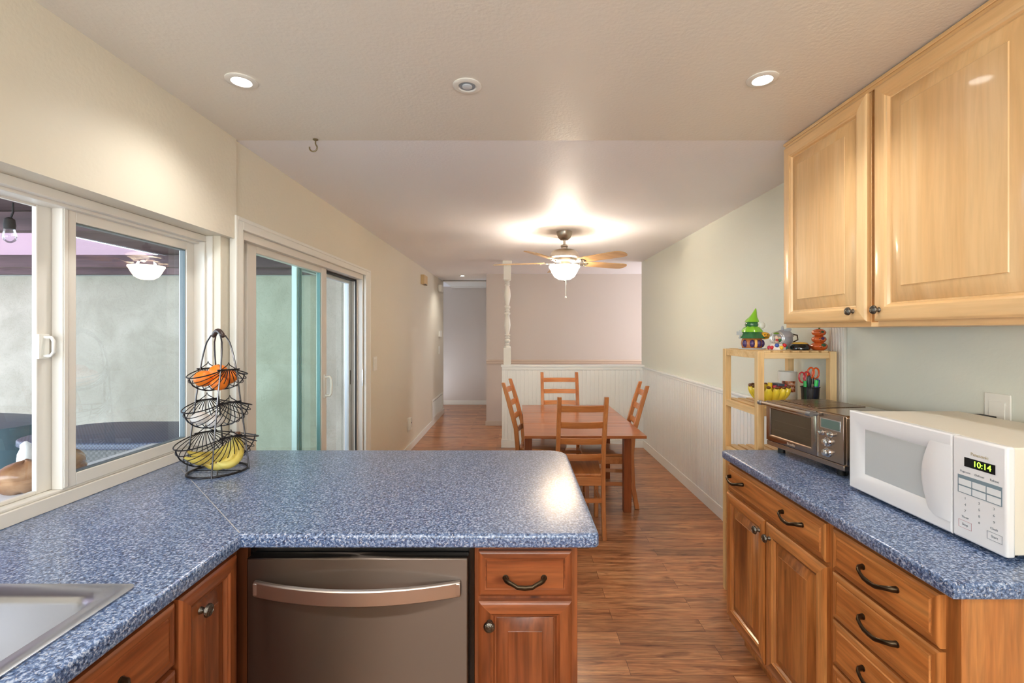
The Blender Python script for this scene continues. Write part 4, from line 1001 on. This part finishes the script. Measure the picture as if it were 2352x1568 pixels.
B().ball((gx-.006, gy-.010, ZT1+.047), .008, 10, 8, (1, .8, 1.2)).build('inner_coat', plain('red_coat', (190, 50, 50), .4), sg)
B().ball((gx+.010, gy-.008, ZT1+.05), .009, 10, 8).build('inner_bush', GD, sg); B().ball((gx-.004, gy, ZT1+.085), .010, 12, 6, (1.5, 1, .5)).build('inner_canopy', GN, sg)
# ---- grey jug figurine
jg = thing('grey_jar', (1.462, 2.53, ZT1), 'matt grey lidded ceramic jar with a bow knob behind the black bowl', 'jar')
jx, jy = 1.462, 2.53
GJ = plain('grey_ceramic', (158, 160, 168), .4, bump=.4, bscale=70)
B().lathe([(.034, 0), (.042, .01), (.046, .045), (.044, .068)], (jx, jy, ZT1), 28).build('jar_body', GJ, jg)
wl3([(.049, .067), (.047, .076), (.036, .092), (.02, .102), (.006, .106)], (jx, jy, ZT1), amp=.03, n=9).build('lid', GJ, jg)
b = B(); b.ball((jx-.012, jy-.01, ZT1+.112), .011, 10, 8, (.7, .7, 1.3)); b.ball((jx+.022, jy-.012, ZT1+.106), .011, 10, 8, (1.5, .7, .7)); b.tube([(jx-.008, jy-.02, ZT1+.104), (jx+.01, jy-.022, ZT1+.10), (jx+.028, jy-.02, ZT1+.102)], .005, 8)
b.build('bow', plain('pale_grey_bow', (186, 196, 206), .3), jg)
b = B(); b.tube([(jx+.042, jy-.01, ZT1+.08), (jx+.066, jy-.015, ZT1+.074), (jx+.07, jy-.014, ZT1+.05), (jx+.044, jy-.01, ZT1+.035)], .004, 8); b.build('handle', M['bronze'], jg)
# ---- black bowl with yellow top
bb = thing('lidded_bowl', (1.447, 2.36, ZT1), 'low black bowl with a yellow lid in front of the grey jar', 'bowl')
B().lathe([(.040, 0), (.047, .006), (.047, .016), (.042, .028), (.036, .033)], (1.447, 2.36, ZT1), 32).build('bowl_body', plain('black_glaze', (14, 18, 20), .12, coat=.5), bb)
B().lathe([(.037, .031), (.036, .035), (.026, .040), (.008, .042)], (1.447, 2.36, ZT1), 28).build('lid', plain('mustard_glaze', (222, 178, 48), .3), bb)
# ---- stacked pumpkins
sp_ = thing('pumpkin_stack', (1.535, 2.345, ZT1), 'orange ceramic figurine of three stacked pumpkins near the shelf corner', 'figurine')
OG = plain('orange_glaze', (206, 96, 40), .25, coat=.3, bump=.3, bscale=80)
px_, py_ = 1.535, 2.345; rib = lambda th, a: 1+.07*abs(math.sin(4*a))
for z, r in ((.019, .036), (.055, .031), (.089, .030)):
    B().ball((px_, py_, ZT1+z), r, 32, 12, (1, 1, .62), fn=rib).build('pumpkin', OG, sp_)
B().tube([(px_, py_, ZT1+.10), (px_+.002, py_, ZT1+.112), (px_+.008, py_, ZT1+.117)], [.006, .004, .003], 8).build('stem', GD, sp_)
for (dx, z, c_, s_) in ((.010, .026, (48, 92, 62), .013), (.008, .060, (80, 50, 90), .010), (.006, .093, (60, 90, 60), .008)):
    B().ball((px_+dx-.008, py_-.034+(.003 if z > .04 else 0), ZT1+z), s_, 12, 8, (1, .35, .7)).build('patch', plain('patch_%d' % int(z*1000), c_, .3), sp_)
for z, r in ((.019, .036), (.055, .031), (.089, .030)):
    B().ball((px_-.016, py_-r*.93, ZT1+z+.004), .0022, 8, 6).ball((px_-.009, py_-r*.99, ZT1+z+.004), .0022, 8, 6).ball((px_-.012, py_-r*.98, ZT1+z-.003), .002, 8, 6, (2.4, 1, .7)).build('face', M['rubber'], sp_)
# ---- middle shelf: banana bowl, mug, pencil cup
YB = plain('banana_glaze', (232, 206, 62), .2, coat=.4); BR = plain('brown_glaze', (104, 66, 40), .4)
bw = thing('banana_bowl', (1.312, 2.40, ZM), 'yellow ceramic bowl shaped like bananas on the middle shelf', 'bowl')
bx, by = 1.312, 2.40
b = B(); nb = 15
for i in range(nb):
    a = 2*PI*i/nb; P = []
    for k in range(7):
        t_ = k/6; r = .040+.052*math.sin(t_*1.25); P.append((bx+r*math.cos(a), by+r*math.sin(a), ZM+.014+.078*t_))
    b.tube(P, [.008, .014, .017, .018, .018, .016, .011], 10)
b.lathe([(.045, 0), (.046, .012), (.06, .03), (.03, .03)], (bx, by, ZM), 24)
b.build('bowl_wall', YB, bw)
b = B()
for i in range(nb):
    a = 2*PI*i/nb; r = .040+.052*math.sin(1.25); b.ball((bx+r*math.cos(a), by+r*math.sin(a), ZM+.0965), .0105, 10, 6, (1, 1, .7))
b.build('banana_tips', BR, bw)
B().tube([(bx-.01, by-.02, ZM+.03), (bx-.006, by-.02, ZM+.115)], .011, 10).build('yellow_stick', plain('yellow_plastic', (228, 190, 30), .4), bw)
sn = [(.022, (206, 70, 96)), (.050, (196, 60, 80)), (.036, (60, 72, 90))]
for i, (dx, col) in enumerate(sn):
    tag(B().box(bx+dx-.016, bx+dx+.02, by-.035-.006*i, by+.02, ZM+.088+.005*i, ZM+.102+.005*i).build('snack_packet', plain('packet_%d' % i, col, .3), bevel=.004),
        ('pink snack packet in the yellow banana bowl, nearest the post', 'red snack packet in the yellow banana bowl, nearest the mug', 'dark snack packet lying across the pink and red ones')[i], 'packet', 'snack packets in the banana bowl')
mg = thing('ceramic_mug', (1.490, 2.54, ZM), 'tall white ceramic mug with a brown printed picture on the middle shelf', 'mug')
B().lathe([(.044, 0), (.047, .004), (.047, .158), (.044, .16), (.043, .012), (.02, .01)], (1.490, 2.54, ZM), 36, caps=(True, True)).build('mug_body', plain('white_glaze', (222, 222, 216), .15, coat=.4), mg)
def patch(c, r, a0, a1, z0, z1, mat, name, parent, n=12):
    b = B(); rows = []
    for z in (z0, z1): rows.append([(c[0]+r*math.cos(math.radians(a0+(a1-a0)*i/n)), c[1]+r*math.sin(math.radians(a0+(a1-a0)*i/n)), z) for i in range(n+1)])
    b.loft(rows, False, (False, False)); return b.build(name, mat, parent)
m, N, L, p = nodes('printed_picture'); t = N.new('ShaderNodeTexCoord'); n_ = N.new('ShaderNodeTexNoise'); n_.inputs['Scale'].default_value = 45; L.new(t.outputs['Object'], n_.inputs['Vector'])
r = ramp(N, [(.35, (96, 48, 30)), (.5, (196, 120, 80)), (.62, (232, 214, 196))]); L.new(n_.outputs[0], r.inputs[0]); L.new(r.outputs[0], p.inputs['Base Color']); p.inputs['Roughness'].default_value = .2
patch((1.490, 2.54), .0475, 205, 290, ZM+.05, ZM+.11, m, 'printed_band', mg)
B().tube([(1.524, 2.57, ZM+.125), (1.54, 2.585, ZM+.115), (1.545, 2.59, ZM+.08), (1.54, 2.585, ZM+.045), (1.524, 2.57, ZM+.035)], .006, 8).build('handle', plain('white_glaze_b', (222, 222, 216), .15), mg)
pc_ = thing('pencil_cup', (1.500, 2.36, ZM), 'black wire mesh pencil cup behind the toaster oven', 'pencil cup')
qx, qy = 1.500, 2.36
m, N, L, p = nodes('black_mesh'); t = N.new('ShaderNodeTexCoord'); ck = N.new('ShaderNodeTexChecker'); ck.inputs['Scale'].default_value = 700; L.new(t.outputs['Object'], ck.inputs['Vector'])
p.inputs['Base Color'].default_value = (.012, .012, .015, 1); p.inputs['Roughness'].default_value = .4; ma = N.new('ShaderNodeMath'); ma.operation = 'MULTIPLY_ADD'; ma.inputs[1].default_value = .35; ma.inputs[2].default_value = .6
L.new(ck.outputs['Fac'], ma.inputs[0]); L.new(ma.outputs[0], p.inputs['Alpha'])
B().lathe([(.038, .0), (.042, .095)], (qx, qy, ZM), 32, caps=(True, False)).build('mesh_wall', m, pc_)
b = B(); b.tube([(qx+.0425*math.cos(2*PI*i/30), qy+.0425*math.sin(2*PI*i/30), ZM+.095) for i in range(30)], .0025, 8, True); b.build('rim', M['rubber'], pc_)
def pen(x, y, tx_, ty_, L_, r, col, name, label, cap=None):
    b = B(); d = Vector((tx_, ty_, 1)).normalized(); s = Vector((x, y, ZM+.004)); b.cyl(s, s+d*L_, r, seg=10)
    rt = thing(name, tuple(s), label, 'pen' if name != 'scissors' else name, 'pens in the mesh cup')
    b.build('barrel', plain(name+'_barrel_%d' % int(r*1e5+L_*1e4), col, .3), rt)
    B().cyl(s+d*(L_-.03), s+d*(L_+.002), r*1.2, seg=10).build('cap', plain(name+'_cap_%d' % int(L_*1e4+x*1e4), cap or col, .25), rt)
pen(qx-.030, qy-.012, -.03, 0, .122, .0062, (60, 180, 96), 'marker_pen', 'thin green marker at the window-side edge of the mesh cup')
pen(qx+.002, qy-.026, .10, -.02, .128, .0075, (28, 70, 140), 'marker_pen', 'thick blue marker with a bright green cap in the mesh cup', (40, 200, 90))
pen(qx+.014, qy-.022, .12, 0, .130, .005, (30, 60, 150), 'ballpoint_pen', 'blue pen leaning beside the green capped marker', (40, 60, 150))
pen(qx+.020, qy-.010, .10, .05, .134, .005, (220, 224, 230), 'ballpoint_pen', 'white pen with a dark navy cap in the mesh cup', (24, 34, 70))
pen(qx+.028, qy+.0, .10, .02, .120, .0062, (214, 180, 50), 'marker_pen', 'yellow marker at the wall side of the mesh cup')
def scissors(x, y, ang, s, colA, label, dz):
    rt = thing('scissors', (x, y, ZM+.01), label, 'scissors', 'scissors in the mesh cup')
    R = Matrix.Translation((x, y, ZM+.01)) @ Matrix.Rotation(ang, 4, 'Y')
    for sg_ in (-1, 1):
        P = [R @ Vector((sg_*(.008+.016*math.cos(a))*s+sg_*.006, .003*sg_, (dz+.026*math.sin(a))*s)) for a in [2*PI*i/20 for i in range(20)]]
        B().tube(P, .0042*s, 8, True).build('finger_loop', plain('scissor_'+label[:6].strip()+str(sg_), colA, .3), rt)
        B().box(-.004*sg_-.003, -.004*sg_+.003, -.0015, .0015, .0, (dz-.02)*s, M=R).build('blade', M['chrome'], rt)
scissors(qx-.018, qy+.004, -.06, 1.0, (196, 52, 60), 'red handled scissors standing in the mesh cup', .135)
scissors(qx+.008, qy+.012, .10, 1.05, (232, 96, 30), 'orange handled scissors behind the red pair', .148)
B().ball((qx-.012, qy-.012, ZM+.125), .012, 14, 10, (1, .6, 2.6)).build('scissors_grip', plain('dark_grip', (52, 66, 66), .35), bpy.data.objects['scissors'])

# ================================================================== wire fruit basket
FB = Vector((-1.1875, 1.835, .914)); ax = Vector((.87, -.49, 0)).normalized(); lu = Vector((.49, .87, 0)).normalized(); up = Vector((0, 0, 1))
fb = thing('wire_fruit_basket', tuple(FB), 'three-tier black wire fruit basket in the corner by the window', 'fruit basket')
def P3(a, u, z): return FB+ax*a+lu*u+up*z
b = B()
b.tube([P3(.098*math.cos(t), .105*math.sin(t), .005) for t in [2*PI*i/40 for i in range(40)]], .0042, 8, True)
b.tube([P3(-.085, .05, .004), P3(.085, -.05, .004)], .002, 6); b.tube([P3(-.085, -.05, .004), P3(.085, .05, .004)], .002, 6)
b.build('base_ring', M['wire'], fb)
for s in (-1, 1):
    for q_ in (-1, 1):
        pts = []
        for i in range(21):
            t = i/20; z = .005+.535*t
            a = s*(.090-.014*min(t, .6)/.6) if t < .6 else s*(.034+.042*math.sqrt(max(0, 1-((t-.6)/.4)**2))); u = q_*(.062*(1-t)**.8+.009)
            pts.append(P3(a, u, z))
        b = B().tube(pts, .0030, 8); b.build('upright', M['wire'] if False else plain('wire_upright', (92, 90, 92), .25, .9) if (s, q_) == (-1, -1) else bpy.data.materials['wire_upright'], fb)
b = B().tube([P3(-.036+.072*i/12, 0, .535+.024*math.sin(PI*i/12)) for i in range(13)], [.006]+[.0095]*11+[.006], 12)
b.build('handle', plain('dark_grip_handle', (60, 44, 38), .35), fb)
def tier(zh, half, R, dep, nw=15):
    bk = B()
    for i in range(nw):
        ph = math.radians(-84+168*i/(nw-1)); w0 = (i-(nw-1)/2)*.0048
        pts = []
        for k in range(17):
            t = PI*k/16; a = -half*math.cos(t); e = math.sin(t)**.8
            pts.append(P3(a, R*math.sin(ph)*e+w0*(1-e), zh-dep*math.cos(ph)*e-.02*abs(math.sin(ph))*e*.9))
        bk.tube(pts, .0017 if 0 < i < nw-1 else .0024, 6)
    pts = []
    for k in range(21):
        ph = math.radians(-86+172*k/20); pts.append(P3(0, R*math.sin(ph), zh-dep*math.cos(ph)-.018*abs(math.sin(ph))))
    bk.tube(pts, .0024, 6)
    for s in (-1, 1):
        bk.tube([P3(s*half, -.042, zh+.002), P3(s*half, .042, zh+.002)], .003, 6)
        bk.tube([P3(s*half, -.030, zh+.002), P3(s*half, -.004, zh+.020), P3(s*half, 0, zh+.030), P3(s*half, .004, zh+.020), P3(s*half, .030, zh+.002)], .0018, 6)
    return bk.build('tier', M['wire'], fb)
tier(.146, .090, .150, .115); tier(.278, .082, .122, .098, 14); tier(.405, .074, .105, .078, 12)
# fruit
OGm = plain('orange_peel', (244, 128, 28), .42, bump=.5, bscale=300)
for i, (a, u, z, r, lab) in enumerate(((-.015, -.045, .372, .035, 'orange in the top tier of the wire basket, nearest the window'), (.01, -.005, .395, .034, 'topmost orange in the top tier of the wire basket'), (.03, -.012, .352, .030, 'orange lowest in the top tier, toward the camera'), (-.01, .045, .372, .033, 'orange in the top tier, nearest the patio door'))):
    o = thing('orange', tuple(P3(a, u, z-r)), lab, 'orange', 'oranges in the top tier'); c = P3(a, u, z)
    B().ball(c, r, 24, 14, (1, 1, .9)).build('peel', OGm, o); B().lathe([(.004, 0), (.003, .002)], (c.x, c.y, c.z+r*.9-.001), 8).build('stem_button', GD, o)
GW = plain('garlic_skin', (226, 220, 214), .5, bump=.3, bscale=90)
for a, u, z, lab in ((.0, -.065, .222, 'white garlic bulb in the middle tier, nearest the window'), (.02, -.022, .206, 'white garlic bulb in the middle tier, nearer the camera')):
    o = thing('garlic_bulb', tuple(P3(a, u, z-.02)), lab, 'garlic', 'garlic bulbs in the middle tier'); c = P3(a, u, z)
    B().ball(c, .028, 28, 12, (1.1, 1.1, .8), fn=lambda th, q: 1+.05*abs(math.sin(3.5*q))).build('bulb', GW, o)
    B().tube([c+Vector((0, 0, .02)), c+Vector((-.004, 0, .034))], [.007, .003], 8).build('stem', GW, o)
m, N, L, p = nodes('banana_peel'); t = N.new('ShaderNodeTexCoord'); n_ = N.new('ShaderNodeTexNoise'); n_.inputs['Scale'].default_value = 14; n_.inputs['Detail'].default_value = 4; L.new(t.outputs['Object'], n_.inputs['Vector'])
r = ramp(N, [(.35, (150, 122, 52)), (.5, (208, 184, 84)), (.65, (214, 202, 112))]); L.new(n_.outputs[0], r.inputs[0]); L.new(r.outputs[0], p.inputs['Base Color']); p.inputs['Roughness'].default_value = .4
bn = thing('banana_bunch', tuple(P3(.03, .0, .03)), 'bunch of yellow bananas lying in the bottom tier of the wire basket', 'bananas')
stem = P3(.055, .045, .142)
def bez(p0, p1, p2, p3, n=14):
    return [p0*(1-t)**3+p1*3*t*(1-t)**2+p2*3*t*t*(1-t)+p3*t**3 for t in [i/n for i in range(n+1)]]
ends = [(P3(.015, -.128, .088), P3(.05, .02, .05), P3(.02, -.05, .035)), (P3(.03, -.075, .058), P3(.07, .03, .03), P3(.05, -.02, .015)), (P3(.055, -.035, .050), P3(.08, .06, .04), P3(.075, .0, .02)), (P3(-.02, -.10, .10), P3(.0, .03, .06), P3(-.01, -.04, .045))]
for i, (e, c1, c2) in enumerate(ends):
    P = bez(stem+lu*(.008*(i-1.5)), c1, c2, e)
    bb_ = B().tube(P, [.005, .007, .012, .016, .0175, .018, .018, .018, .018, .018, .0175, .016, .013, .008, .004], 12)
    o = bb_.build('banana', m, bn)
    B().ball(e, .004, 8, 6).build('tip', BR, o)
B().tube([stem+Vector((0, 0, .012)), stem+Vector((0, 0, -.006))], [.010, .012], 10).build('crown', BR, bn)
